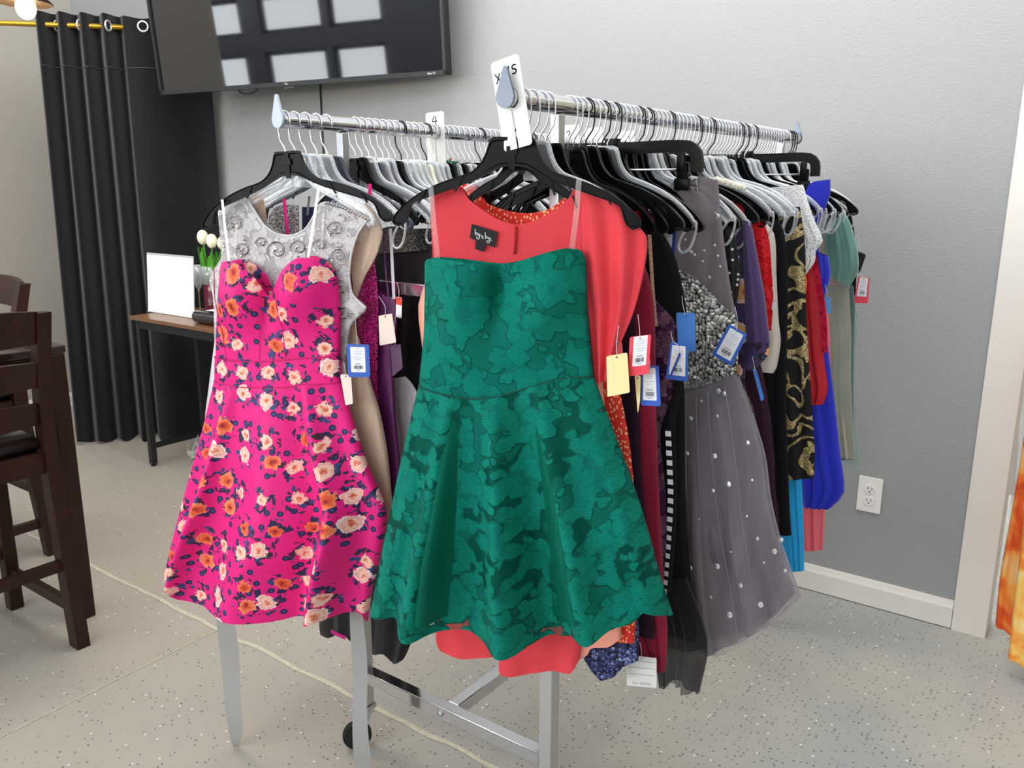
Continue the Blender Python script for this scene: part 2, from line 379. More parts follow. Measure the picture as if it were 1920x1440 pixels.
# ------------------------------------------------------------------ the room
W = 2.774; XL = -5.234; XD = -.302          # back wall, left wall, left edge of the door casing
def wallmat():
    t = NT('grey_wall_paint'); v = t.obj()
    n = t.noise(v, 150, 3); b = t.noise(v, 1.2, 2)
    c = t.mix(b.outputs[0], lin((150, 152, 152)), lin((160, 161, 160)))
    return t.pbr(c, .55, 0, .35, t.bump(n.outputs[0], .35, .004))
def wallmat2():
    t = NT('beige_wall_paint'); v = t.obj(); n = t.noise(v, 150, 3)
    return t.pbr(lin((176, 170, 160)), .6, 0, .3, t.bump(n.outputs[0], .3, .004))
def floormat():
    t = NT('polished_concrete'); v = t.obj()
    big = t.noise(v, .8, 4, .55); mid = t.noise(v, 5, 4, .6)
    f = t.math('ADD', t.math('MULTIPLY', big.outputs[0], .7), t.math('MULTIPLY', mid.outputs[0], .3))
    sx = t.n('ShaderNodeSeparateXYZ', {0: v})
    side = t.n('ShaderNodeMapRange', {0: sx.outputs[0], 1: -2.2, 2: -.4})
    pch = t.noise(v, 1.7, 3); warm = t.mix(f, lin((164, 157, 145)), lin((198, 190, 177))); cool = t.mix(t.n('ShaderNodeMapRange', {0: pch.outputs[0], 1: .40, 2: .62}).outputs[0], t.mix(f, lin((150, 152, 149)), lin((182, 184, 181))), t.mix(f, lin((166, 164, 153)), lin((198, 195, 183))))
    c = t.mix(side.outputs[0], warm, cool)
    vo = t.n('ShaderNodeTexVoronoi', {'Vector': t.obj((1.0, 1.35, 1)), 'Scale': 66.0}, voronoi_dimensions='2D'); s1 = t.n('ShaderNodeSeparateColor', {0: vo.outputs['Color']})
    near = t.n('ShaderNodeMapRange', {0: sx.outputs[0], 1: -2.6, 2: -.9, 3: .02, 4: .34})
    size = t.math('ADD', .07, t.math('MULTIPLY', s1.outputs[1], .17))
    k = t.math('MULTIPLY', t.math('LESS_THAN', vo.outputs['Distance'], size), t.math('LESS_THAN', s1.outputs[0], near.outputs[0]))
    c = t.mix(t.math('MULTIPLY', k, .7), c, lin((40, 40, 40)))
    v3 = t.vor(v, 26); s3 = t.n('ShaderNodeSeparateColor', {0: v3.outputs['Color']})
    k2 = t.math('MULTIPLY', t.math('LESS_THAN', v3.outputs['Distance'], .07), t.math('GREATER_THAN', s3.outputs[0], .84))
    c = t.mix(k2, c, lin((250, 248, 240)))
    rg = t.math('ADD', .28, t.math('MULTIPLY', mid.outputs[0], .25))
    return t.pbr(c, rg, 0, .45, t.bump(mid.outputs[0], .05, .01))
WALL = wallmat(); WALL2 = wallmat2(); FLOOR = floormat()
TRIM = mat('white_trim_paint', (226, 221, 212), .45, 0, .4, nz=20, nst=.05)
def struct(mb, name, m, **kw): return tag(mb.build(name, m, **kw), kind='structure')
struct(MB().add([(-10, -3.2, 0), (3.2, -3.2, 0), (3.2, 5, 0), (-10, 5, 0)], [(0, 1, 2, 3)]), 'floor', FLOOR)
struct(MB().box(((XL+XD)/2-.1, W+.06, 1.6), (XD-XL+.2+.1, .12, 3.2)), 'wall_back', WALL)
struct(MB().box((XL-.06, 1.55, 1.6), (.12, 2.45, 3.2)), 'wall_left', WALL2)
struct(MB().box((-10.06, -1.4, 1.6), (.12, 3.4, 3.2)), 'wall_far_left', WALL2)
struct(MB().box((-7.7, .33, 1.6), (4.8, .12, 3.2)), 'wall_left_return', WALL2)
struct(MB().box((3.26, .9, 1.6), (.12, 8.2, 3.2)), 'wall_right', WALL2)
struct(MB().box((1.5, 4.3, 1.6), (3.6, .12, 3.2)), 'wall_beyond', mat('cream_wall_paint', (205, 200, 178), .6))
struct(MB().box((2.2, W+.06, 1.6), (2.2, .12, 3.2)), 'wall_back_right', WALL)
# baseboards with a small stepped top
def baseboard(name, a, b, n):
    a, b, n = Vector(a), Vector(b), Vector(n); mb = MB()
    prof = [(0, 0), (.016, 0), (.016, .066), (.011, .074), (.007, .086), (0, .088)]
    vs_ = [p + n*o + Vector((0, 0, z)) for p in (a, b) for o, z in prof]; k = len(prof)
    mb.add(vs_, [(i, (i+1) % k, k+(i+1) % k, k+i) for i in range(k)] + [tuple(range(k)), tuple(range(k, 2*k))]); return struct(mb, name, TRIM)
baseboard('baseboard_back', (XL+.02, W-.001, 0.003), (XD-.002, W-.001, 0.003), (0, -1, 0))
baseboard('baseboard_left', (XL+.001, .35, 0.003), (XL+.001, W-.02, 0.003), (1, 0, 0))
struct(MB().box((XD+.047, W-.008, 1.05), (.094, .022, 2.1)).box((XD+.07, W+.06, 1.05), (.048, .112, 2.1)), 'trim_1', TRIM)
struct(MB().box((XD+.62, W-.008, 2.15), (1.24, .022, .1)), 'trim_2', TRIM)
# saw cuts in the concrete
def cut(name, pts, w, seed, rough):
    r = random.Random(seed); a, b = Vector(pts[0]), Vector(pts[1]); d = (b-a); n = Vector((-d.y, d.x, 0)).normalized(); N = 160; mb = MB(); vs_ = []
    for i in range(N+1):
        p = a + d*i/N; j = r.uniform(-1, 1)*rough
        vs_ += [p + n*(w/2+j+r.uniform(0, rough)) + Vector((0, 0, .0012)), p - n*(w/2-j+r.uniform(0, rough)) + Vector((0, 0, .0012))]
    mb.add(vs_, [(2*i, 2*i+1, 2*i+3, 2*i+2) for i in range(N)]); return struct(mb, name, mat(name+'_filler', (206, 200, 178), .7, nz=60, nst=.4, var=.25))
cut('floor_joint', [(-5.2, 1.40, 0), (3.1, 1.385, 0)], .010, 3, .004)
cut('floor_seam', [(-2.146, 1.385, 0), (-2.085, -1.0, 0)], .004, 4, .0006)

# front wall behind the viewer, with tall windows: left ones seen mirrored in the television, others added for light
YF = -3.0
cols = [(-8.62, -7.62), (-7.36, -6.5), (-6.42, -5.72), (-4.6, -3.5), (-3.2, -2.1), (-1.8, -.7), (-.4, .7), (1.0, 2.1)]
fw_ = MB(); x = -10.0
for a, b in cols:
    fw_.box(((x+a)/2, YF-.06, 1.6), (a-x, .12, 3.2)); x = b
    for z0, z1 in ((0, .75), (2.14, 2.34), (2.74, 3.2)): fw_.box(((a+b)/2, YF-.06, (z0+z1)/2), (b-a, .12, z1-z0))
fw_.box(((x+3.2)/2, YF-.06, 1.6), (3.2-x, .12, 3.2)); struct(fw_, 'wall_front', mat('slate_wall_paint', (140, 146, 156), .6))
PANE = glassy('window_glass', (250, 252, 252), .03, .02)
for i, (a, b) in enumerate(cols):
    w_ = tag(thing('window_%d' % (i+1), None, None, ((a+b)/2, YF-.06, .75)), kind='structure')
    fr = MB()
    for z0, z1 in ((.75, 2.14), (2.34, 2.74)):
        for xx in (a+.02, b-.02): fr.box((xx, YF-.06, (z0+z1)/2), (.04, .06, z1-z0))
        for zz in (z0+.02, z1-.02): fr.box(((a+b)/2, YF-.06, zz), (b-a-.08, .06, .04))
    fr.build('window_frame', BLACKMATT, w_)
    MB().box(((a+b)/2, YF-.06, 1.445), (b-a-.08, .006, 1.31)).box(((a+b)/2, YF-.06, 2.54), (b-a-.08, .006, .32)).build('pane', PANE, w_)
t = NT('lawn'); v = t.obj(); struct(MB().add([(-60, -90, -.1), (60, -90, -.1), (60, -3.3, -.1), (-60, -3.3, -.1)], [(3, 2, 1, 0)]), 'lawn', t.pbr(t.mix(t.noise(v, 3, 4).outputs[0], lin((92, 128, 60)), lin((150, 172, 96))), .9))

# sky and lamps
wd = bpy.data.worlds.new('sky'); bpy.context.scene.world = wd; wd.use_nodes = True; nt = wd.node_tree; bg = nt.nodes['Background']; bg.inputs[0].default_value = (.93, .96, 1, 1)
_tc_ = nt.nodes.new('ShaderNodeTexCoord'); _sx = nt.nodes.new('ShaderNodeSeparateXYZ'); nt.links.new(_tc_.outputs['Generated'], _sx.inputs[0])
_mr = nt.nodes.new('ShaderNodeMapRange'); _mr.interpolation_type = 'SMOOTHSTEP'
for _i, _v in ((1, .14), (2, .5), (3, 7.0), (4, 1.0)): _mr.inputs[_i].default_value = _v
nt.links.new(_sx.outputs[2], _mr.inputs[0]); nt.links.new(_mr.outputs[0], bg.inputs[1])
def area(name, loc, tgt, sx, sy, e, col=(1, 1, 1)):
    l = bpy.data.lights.new(name, 'AREA'); l.shape = 'RECTANGLE'; l.size = sx; l.size_y = sy; l.energy = e; l.color = col
    o = bpy.data.objects.new(name, l); C.objects.link(o); o.location = loc; o.rotation_euler = (Vector(tgt)-Vector(loc)).to_track_quat('-Z', 'Y').to_euler(); return o
area('window_daylight', (-2.3, -2.5, 2.0), (-1.0, 1.3, .9), 3.2, 1.8, 60, (.98, .99, 1))  # added fill lamp inside the room, standing in for window light
area('ceiling_panel_light', (-.9, 1.9, 3.1), (-.9, 2.75, 2.0), 2.4, .4, 38, (1, .99, .97))  # unseen lamp added to brighten the upper back wall
area('ceiling_panel_light_left', (-3.2, 1.2, 3.1), (-3.4, 1.6, 0), 1.6, .5, 22, (1, .93, .84))  # unseen warm fill lamp added above the left side

# ------------------------------------------------------------------ outlet
o_ = onax(1631, 927, 1, W-.001)
ou = thing('wall_outlet', 'white double wall socket plate low on the grey wall', 'outlet', o_)
cx, cz = o_.x, o_.z
MB().box((cx, W-.004, cz), (.074, .006, .118), bev=.002).build('plate', WHITEP, ou)
for s in (1, -1):
    r = MB().lathe((cx, W-.007, cz+s*.0195), [(.0165, 0), (.0165, .002), (.0155, .0026)], 24, Matrix.Rotation(PI/2, 3, 'X')).build('receptacle', WHITEP, ou)
    sl = MB().box((cx-.0062, W-.0098, cz+s*.0195+.003), (.0022, .001, .008)).box((cx+.0062, W-.0098, cz+s*.0195+.003), (.0022, .001, .0065)).ball((cx, W-.0095, cz+s*.0195-.0075), .0026, 8, 5, (1, .3, 1)); sl.build('slot', BLACKMATT, r)
MB().ball((cx, W-.007, cz), .003, 8, 5, (1, .4, 1)).build('screw', STEEL, ou)

# ------------------------------------------------------------------ television on the wall
TB = math.radians(7); TT = math.radians(4.2)
tBR = onax(838, 140, 1, W-.13); th_ = Vector((math.cos(TB), math.sin(TB), 0)); n0 = Vector((math.sin(TB), -math.cos(TB), 0)); tu = math.cos(TT)*Vector((0, 0, 1))+math.sin(TT)*n0; tn = math.cos(TT)*n0-math.sin(TT)*Vector((0, 0, 1))
TW, TH = 1.634, .935
def tvp(u, v, d): return tBR + th_*u + tu*v + tn*d
tv = thing('television', 'large black flat screen television tilted out from the grey wall above the racks', 'television', tBR - th_*TW/2)
AX = Matrix((th_, tu, tn)).transposed()
MB().box(tvp(-TW/2, TH/2, -.022), (TW, TH, .036), ax=AX, bev=.004).build('back_case', BLACKMATT, tv)
fr = MB()
for c, d in (((-TW/2, .009), (TW, .018)), ((-TW/2, TH-.006), (TW, .012)), ((-.006, TH/2), (.012, TH-.0)), ((-TW+.006, TH/2), (.012, TH-.0))): fr.box(tvp(c[0], c[1], .002), (d[0], d[1], .012), ax=AX)
bz = fr.build('bezel', mat('tv_bezel', (38, 38, 41), .35), tv)
SCR = NT('tv_screen'); SCR = SCR.pbr(lin((9, 10, 13)), .035, 0, .9, coat=.6)
MB().box(tvp(-TW/2, TH/2+.003, -.003), (TW-.02, TH-.026, .003), ax=AX).build('screen', SCR, tv)
MB().box(tvp(-TW/2, -.006, .0), (.06, .010, .008), ax=AX, bev=.002).build('sensor_bar', mat('tv_sensor', (60, 62, 66), .3), tv)
mb = MB()
for txt, u0, sz in (('TCL', -TW/2-.018, .0085), ('Roku TV', -.085, .0075)):
    gv, gf, gw = glyphs(txt); mb.add([tvp(u0+p[0]*sz, .005+p[1]*sz, .0088) for p in gv], gf)
mb.build('lettering', WHITEP, tv)
MB().box(tvp(-TW*.45, TH*.5, -.075), (.3, .4, .06), ax=AX).build('wall_bracket', BLACKMATT, tv)
pt = [tvp(-TW*.62, .01, -.02), tvp(-TW*.635, -.012, -.018), tvp(-TW*.66, -.02, -.015), tvp(-TW*.69, -.012, -.015), tvp(-TW*.70, .01, -.02)]
MB().tube(crom(pt, 14), .003, 6).build('power_cable', BLACKMATT, tv)
# data cable running down the wall under the set
a = onax(600, 160, 1, W-.006); b = onax(605, 640, 1, W-.006); b.x = a.x
tag(MB().tube([a+Vector((0, 0, .25)), a, (a+b)/2+Vector((.002, 0, 0)), b], .0035, 6).build('wall_cable', BLACKMATT), 'thin black cable running straight down the grey wall under the television', 'cable')

# ------------------------------------------------------------------ curtain across the corner
RA = onax(400, 60, 1, W); RZ = RA.z
p0, p1 = onax(0, 43, 2, RZ), onax(280, 53, 2, RZ); rd = (p1-p0).normalized(); rn = Vector((rd.y, -rd.x, 0))    # rn faces the room
k0 = (XL-p0.x)/rd.x; k1 = (W-p0.y)/rd.y
rod = thing('curtain_rod', 'brass curtain rod across the corner above the black curtain', 'curtain rod', p0)
BRASS = mat('brass', (190, 150, 50), .35, .8)
MB().tube([p0+rd*(k0+.01), p0+rd*(k1-.01)], .0125, 12).build('rod', BRASS, rod, smooth=True)
MB().lathe(p0+rd*(k0+.012), [(.03, -.006), (.03, .006)], 16, rd.to_track_quat('Z', 'Y').to_matrix()).lathe(p0+rd*(k1-.012), [(.03, -.006), (.03, .006)], 16, rd.to_track_quat('Z', 'Y').to_matrix()).build('bracket', BRASS, rod)
def rod_s(px): # distance along the rod under a pixel column
    d = ray(px, 50); A = p0; det = d.x*(-rd.y)+d.y*rd.x; t_ = ((A.x-CP.x)*(-rd.y)+(A.y-CP.y)*rd.x)/det; P = CP+d*t_; return (P-p0).dot(rd)
cur = thing('curtain', 'floor length black eyelet curtain hanging across the corner beside the wall', 'curtain', p0+rd*.4+Vector((0, 0, -RZ+.03)))
s0, s1 = rod_s(70), min(k1-.06, rod_s(398)+.1)
def curtain_d(s):   # pleats: deep at the left part, shallow to the right
    q = (s-s0)/(s1-s0)
    if q < .5: return .045*math.sin(2*PI*(q/.5)*4.0+.3)
    return .045*math.sin(2*PI*4.0+.3)*(1-(q-.5)*2) + .035*math.sin((q-.5)*2*PI*2.0)
NU, NV = 120, 30; mb = MB(); uvs = []
for j in range(NV+1):
    v = j/NV; z = RZ+.055 - v*(RZ+.055-.012)
    for i in range(NU+1):
        q = i/NU; s = s0+(s1-s0)*q; spread = 1+.055*v*(1-q)
        ss = s1-(s1-s)*spread*1.0; dd = curtain_d(s)*(1+.25*v*math.sin(9*q+3*v)) + .02*v*math.sin(14*q)
        zz = z + (.012*math.sin(2*PI*q*9) if j == NV else 0) + (-.02*math.exp(-((q-.62)/.09)**2) if j == 0 else 0)
        mb.v.append(p0+rd*ss+rn*dd+Vector((0, 0, zz-RZ))); uvs.append((s*1.4, z))
for j in range(NV):
    for i in range(NU): mb.f.append([j*(NU+1)+i, (j+1)*(NU+1)+i, (j+1)*(NU+1)+i+1, j*(NU+1)+i+1])
me = bpy.data.meshes.new('curtain_panel'); me.from_pydata([v-Vector(cur.location) for v in mb.v], [], mb.f); ul = me.uv_layers.new(name='UVMap')
for lp in me.loops: ul.data[lp.index].uv = uvs[lp.vertex_index]
me.shade_smooth(); pan = link('curtain_panel', me, fabric('black_curtain_cloth', (21, 22, 25), .9, .15, .25, 700, .3, .15), cur); pan['_off'] = Vector(cur.location)
EYE = mat('eyelet_metal', (226, 224, 220), .3, .6)
for px in (104, 152, 206, 272):
    c = p0+rd*rod_s(px)+rn*(curtain_d(rod_s(px))+.002); ax = (rn if px == 272 else (rn*.35+rd)).to_track_quat('Z', 'Y').to_matrix()
    ring = [c + ax @ Vector((.023*math.cos(k*PI/12), .023*math.sin(k*PI/12), 0)) for k in range(24)]
    MB().tube(ring, .005, 8, closed=True).build('eyelet', EYE, cur, smooth=True)
hem = MB()
for (a, b) in ((p0+rd*s0, p0+rd*s1),): hem.tube([mb.v[i]+rn*.003+Vector((0, 0, -.03)) for i in range((NU+1)*3, (NU+1)*3+NU+1, 2)], .0012, 5)
hem.build('stitching', mat('grey_thread', (92, 92, 94), .8), cur)

# ------------------------------------------------------------------ lamp with a glowing bulb, top left
lp = onax(46, 6, 1, 1.2)
la = thing('pendant_lamp', 'black metal lamp shade with a glowing warm bulb in the top corner', 'lamp', lp)
MB().lathe(lp, [(.01, .10), (.016, .085), (.024, .06), (.056, .014), (.07, .0), (.067, -.002), (.052, .014), (.021, .055)], 28).build('lamp_shade', mat('bronze_metal', (42, 34, 26), .4, .5), la, smooth=True)
MB().tube([lp+Vector((0, 0, .11)), lp+Vector((0, 0, 1.0))], .004, 6).build('cord', BLACKMATT, la)
t = NT('glowing_bulb'); e = t.n('ShaderNodeEmission', {0: (1, .72, .38, 1), 1: 14.0}); t.t.links.new(e.outputs[0], t.out.inputs[0])
MB().ball(lp+Vector((.004, 0, -.012)), .026, 14, 10, (1, 1, 1.15)).build('bulb', t.m, la, smooth=True)
l = bpy.data.lights.new('bulb_light', 'POINT'); l.energy = 13; l.color = (1, .74, .45); l.shadow_soft_size = .035; o = bpy.data.objects.new('bulb_light', l); C.objects.link(o); o.location = lp+Vector((0, 0, -.08))

# ------------------------------------------------------------------ desk in the corner and what stands on it
DZ = .747; f0 = onax(290, 872, 2, 0); c0 = onax(242, 592, 2, DZ)
dk = thing('desk', 'narrow desk with walnut top and black metal frame before the black curtain', 'desk', (c0.x+.5, c0.y+.2, 0))
DX0, DX1, DY0 = c0.x, c0.x+1.05, c0.y; DY1 = DY0+.36
WOODT = NT('walnut_top'); v = WOODT.obj((2, 14, 14)); n = WOODT.noise(v, 3, 4, .6, .8); WOODT = WOODT.pbr(WOODT.mix(n.outputs[0], lin((92, 62, 42)), lin((150, 108, 76))), .35, 0, .5)
MB().box(((DX0+DX1)/2, (DY0+DY1)/2, DZ-.009), (DX1-DX0, DY1-DY0, .018), bev=.002).build('tabletop', WOODT, dk)
MB().box(((DX0+DX1)/2, DY0+.03, DZ-.038), (DX1-DX0-.04, .025, .04)).box(((DX0+DX1)/2, DY1-.03, DZ-.038), (DX1-DX0-.04, .025, .04)).build('frame', BLACKMATT, dk)
for xx in (DX0+.035, DX1-.035):
    for yy in (DY0+.03, DY1-.03):
        lg = MB().box((xx, yy, (DZ-.018)/2+.006), (.028, .028, DZ-.032)); lg.build('leg', BLACKMATT, dk); MB().lathe((xx, yy, 0.001), [(.013, 0), (.013, .006), (.006, .010)], 12).build('foot', BLACKMATT, bpy.data.objects[-1] if False else dk)
    MB().bar((xx, DY0+.045, .10), (xx, DY1-.045, .10), .022).build('stretcher', BLACKMATT, dk)
MB().bar((DX0+.05, DY1-.03, .11), (DX1-.05, DY1-.03, .11), .022).build('stretcher', BLACKMATT, dk)
# white notice in a clear stand
sy = DY0+.20
def dsk(px, py, Y): return onax(px, py, 1, Y)
sp = Plane(c0.x+.2, DY0+.13, 0)
a, b = sp.uz(279, 590), sp.uz(364, 590); t1, t2 = sp.uz(287, 478), sp.uz(372, 480); z0 = DZ+.001; hS = (t1[1]+t2[1])/2 - z0; lean = .07
sg = thing('sign_holder', 'upright white paper in a clear acrylic stand on the desk', 'sign holder', sp.w((a[0]+b[0])/2, z0))
x0, x1 = a[0], b[0]
def sgp(u, v, d): return sp.w(u, z0+v*hS, d-lean*v*hS)
def quad(mb, P, th, n):
    n = Vector(n)*th; mb.add([p for p in P]+[p+n for p in P], [(0, 1, 2, 3), (7, 6, 5, 4), (0, 4, 5, 1), (1, 5, 6, 2), (2, 6, 7, 3), (3, 7, 4, 0)])
mb = MB(); quad(mb, [sgp(x0, 0, 0), sgp(x1, 0, 0), sgp(x1, 1, 0), sgp(x0, 1, 0)], .003, -sp.n); mb.box(sp.w((x0+x1)/2, z0+.002, -.035), (x1-x0, .08, .003)); mb.build('acrylic_stand', CLEARP, sg)
mb = MB(); quad(mb, [sgp(x0+.002, .01, .001), sgp(x1-.002, .01, .001), sgp(x1-.002, .965, .001), sgp(x0+.002, .965, .001)], .0006, sp.n); mb.build('paper', mat('bright_paper', (255, 255, 255), .8, emis=(1, 1, 1, 1), est=.25), sg)  # paper given a faint glow of its own to read pure white
# vase of tulips
vp = dsk(398, 572, DY0+.24); vp.z = DZ
va = thing('tulip_vase', 'burgundy glass vase of white tulips behind the pink floral dress', 'vase', vp)
VR = .036
MB().lathe(vp, [(VR*.9, .001), (VR, .01), (VR*1.02, .15), (VR*1.0, .15), (VR*.9, .02)], 20).build('vase', mat('burgundy_glass', (96, 28, 48), .15, 0, .6), va, smooth=True)
MB().lathe(vp, [(VR*1.02, .1505), (VR*1.1, .235), (VR*1.06, .235), (VR*.98, .1505)], 20).build('rim', CLEARP, va, smooth=True)
TUL = mat('cream_petal', (236, 234, 206), .6, nz=30, nst=.1); LEAF = mat('tulip_leaf', (78, 150, 42), .5, var=.3, nz=25)
for (px, py, r) in ((380, 445, .026), (397, 452, .025), (416, 456, .022), (432, 448, .024)):
    c = dsk(px, py, vp.y+random.uniform(-.02, .02)); b_ = vp+Vector((0, 0, .1))
    hd = MB().ball(c, r*.92, 14, 10, (1, 1, 1.32))
    for k in range(3):
        mt = Matrix.Rotation(k*2*PI/3+.5, 3, 'Z'); vs_ = []
        for i in range(9):
            tt_ = i/8; a_ = -PI/2+PI*.93*tt_
            for j in range(7): al = (j-3)/3*1.15*math.cos(a_*.6); rr = r*1.0*math.cos(a_); vs_.append(c+mt@Vector((rr*math.cos(al), rr*math.sin(al), r*1.36*math.sin(a_))))
        hd.add(vs_, [(i*7+j, i*7+j+1, (i+1)*7+j+1, (i+1)*7+j) for i in range(8) for j in range(6)])
    MB().tube(crom([tuple(b_), tuple((b_+c)/2+Vector((0, 0, .01))), tuple(c-Vector((0, 0, r*.9)))], 8), .0035, 6).build('stem', LEAF, va, smooth=True)
    hd.build('flower_head', TUL, va, smooth=True)
for k in range(7):
    an = k*.9+.3; b_ = vp+Vector((.012*math.cos(an), .012*math.sin(an), .12)); tip = vp+Vector((.05*math.cos(an), .04*math.sin(an), .305+.02*math.sin(5*k))); md = (b_+tip)/2+Vector((.006*math.cos(an), .006*math.sin(an), .0))
    cv = crom([tuple(b_), tuple(md), tuple(tip)], 8); sd = Vector((-math.sin(an), math.cos(an), 0)); lf = MB(); vs_ = []
    for i, p in enumerate(cv): ww = .017*math.sin(PI*min(.97, (i+1)/10))+.001; vs_ += [Vector(p)-sd*ww, Vector(p)+Vector((-.004*math.cos(an), -.004*math.sin(an), 0)), Vector(p)+sd*ww]
    lf.add(vs_, [(i*3+j, i*3+j+1, i*3+j+4, i*3+j+3) for i in range(8) for j in range(2)]); lf.build('leaf', LEAF, va, smooth=True)
# champagne flute
fp = dsk(375, 574, DY0+.30); fp.z = DZ
fl = thing('champagne_flute', 'slim gold stemmed glass between the white sign and the vase', 'glass', fp)
gs = MB().lathe(fp, [(.028, .001), (.027, .004), (.004, .008), (.0032, .02), (.0035, .09), (.006, .105)], 20).build('stem', mat('gold_stem', (176, 152, 92), .25, .8), fl, smooth=True)
MB().lathe(fp, [(.006, .105), (.016, .125), (.021, .16), (.020, .225), (.0188, .225), (.0195, .16), (.0145, .127)], 20).build('bowl', CLEARP, fl, smooth=True)
# black bolster-shaped case with a paper on it
q0 = onax(338, 597, 2, DZ+.03); q0.y = DY0+.06; q0 = Vector((q0.x, DY0+.065, DZ+.032)); q1 = q0+Vector((.42, 0, 0))
cs = thing('clutch_case', 'glossy black rounded case lying along the front of the desk', 'case', (q0.x+.2, q0.y, DZ))
mb = MB(); RX = Vector((1, 0, 0)).to_track_quat('Z', 'Y').to_matrix()
prof = [(.004, 0), (.02, .002), (.027, .008), (.03, .02), (.03, .40), (.027, .412), (.02, .418), (.004, .42)]
mb.lathe(q0, prof, 24, RX); mb.build('body', mat('glossy_black', (34, 37, 44), .22, 0, .6, coat=.3), cs, smooth=True)
MB().bar(q0+Vector((.012, -.0275, .014)), q0+Vector((.41, -.0275, .014)), .002).build('seam', STEEL, cs)
pp = MB(); nx = 8
vs_ = [q0+Vector((.10+.24*i/nx, -.018+.10*j/3, .034+.003*math.sin(i*.9+j))) for i in range(nx+1) for j in range(4)]
pp.add(vs_, [(i*4+j, (i+1)*4+j, (i+1)*4+j+1, i*4+j+1) for i in range(nx) for j in range(3)])
tag(pp.build('paper_sheet', PAPER, smooth=True), 'loose white paper lying on the black case on the desk', 'paper')
# bit of tulle on the floor under the desk
g0 = onax(384, 848, 2, .03); mb = MB(); r = random.Random(5)
for k in range(26):
    a = Vector(g0)+Vector((r.uniform(-.03, .16), r.uniform(-.06, .06), -.026)); pts = [tuple(a+Vector((r.uniform(-.06, .06), r.uniform(-.05, .05), .012+.03*i*r.random()))) for i in range(4)]
    cv = crom(pts, 8); vs_ = []
    for p in cv: vs_ += [Vector(p), Vector(p)+Vector((.012, .004, .016))]
    mb.add(vs_, [(2*i, 2*i+1, 2*i+3, 2*i+2) for i in range(8)])
tag(mb.build('crumpled_tulle', tulle('white_tulle_scrap', (236, 236, 234), .4)), 'small crumpled piece of white netting on the floor by the desk leg', 'netting')

# ------------------------------------------------------------------ counter chairs and table, left
CW = NT('dark_cherry_wood'); v = CW.obj((6, 6, 1.2)); n = CW.noise(v, 6, 4, .6, .6); CW = CW.pbr(CW.mix(n.outputs[0], lin((26, 14, 10)), lin((62, 34, 23))), .4, 0, .3)
LEATHER = mat('dark_leather', (38, 28, 26), .35, 0, .5, nz=120, nst=.1)
def chair(loc, rz, label):
    t = thing('counter_chair', label, 'chair', loc, None, rz); t['_local'] = True
    SH = .62
    def post(sx):
        mb = MB(); path = [(-.205, 0, .05), (-.165, .45, .048), (-.158, SH, .046), (-.175, .82, .042), (-.222, 1.012, .036)]
        cv = crom([(a, b, c) for a, b, c in path], 16); vs_ = []
        for y, z, d in cv: vs_ += [Vector((sx*.205+ex*.019, y+ey*d/2, z)) for ex, ey in ((-1, -1), (1, -1), (1, 1), (-1, 1))]
        mb.add(vs_, [(i*4+k, i*4+(k+1) % 4, i*4+4+(k+1) % 4, i*4+4+k) for i in range(16) for k in range(4)] + [(3, 2, 1, 0), (64, 65, 66, 67)]); return mb
    for sx in (-1, 1): post(sx).build('back_leg', CW, t)
    for sx in (-1, 1): MB().bar((sx*.2, .2, 0), (sx*.195, .185, SH-.03), .042, bev=.004).build('front_leg', CW, t)
    def slat(z0, z1, y0, y1, bow):
        mb = MB(); vs_ = []; N = 14
        for i in range(N+1):
            x = -.19+.38*i/N; c = bow*(1-(x/.19)**2); top = .012*(1-(x/.19)**2)
            for yy, zz in ((y0, z0), (y1, z1+top)):
                vs_ += [Vector((x, yy-c-.009, zz)), Vector((x, yy-c+.009, zz))]
        mb.add(vs_, [q for i in range(N) for q in ((i*4, i*4+4, i*4+6, i*4+2), (i*4+1, i*4+3, i*4+7, i*4+5), (i*4+2, i*4+6, i*4+7, i*4+3), (i*4, i*4+1, i*4+5, i*4+4))]+[(0, 2, 3, 1), (N*4, N*4+1, N*4+3, N*4+2)]); return mb
    slat(.925, 1.015, -.203, -.224, .03).build('top_rail', CW, t)
    slat(.80, .87, -.178, -.193, .03).build('back_slat', CW, t); slat(.69, .75, -.163, -.170, .03).build('back_slat', CW, t)
    ap = MB()
    for a, b in (((-.185, .19, SH-.045), (.185, .19, SH-.045)), ((-.185, -.16, SH-.045), (.185, -.16, SH-.045)), ((-.2, -.16, SH-.045), (-.2, .19, SH-.045)), ((.2, -.16, SH-.045), (.2, .19, SH-.045))): ap.bar(a, b, .022, .062)
    ap.build('apron', CW, t)
    sb = bmesh.new(); bmesh.ops.create_cube(sb, size=1)
    for v in sb.verts: v.co = Vector((v.co.x*.40, v.co.y*.36+.02, v.co.z*.05+SH+.008))
    bmesh.ops.bevel(sb, geom=list(sb.edges), offset=.018, segments=3, affect='EDGES'); sb.verts.index_update()
    s_ = MB().add([v.co.copy() for v in sb.verts], [[v.index for v in f.verts] for f in sb.faces]); sb.free(); s_.build('seat', LEATHER, t, smooth=True)
    for a, b in (((-.2, .19, .2), (.2, .19, .2)), ((-.2, -.185, .13), (-.2, .19, .13)), ((.2, -.185, .13), (.2, .19, .13)), ((-.2, -.18, .26), (.2, -.18, .26))): MB().bar(a, b, .022, .032).build('stretcher', CW, t)
    return t
chair((-2.605, .885, 0), PI/2, 'dark cherry wood counter chair with ladder back in front of the table edge')
chair((-3.335, 1.16, 0), PI, 'second dark wood counter chair on the far side of the tall table')
tb = thing('counter_table', 'tall dark wood table with a glossy top behind the front ladder back chair', 'table', (-3.1, .75, 0))
TZ = .885
GL = mat('glossy_dark_top', (46, 32, 26), .12, 0, .6)
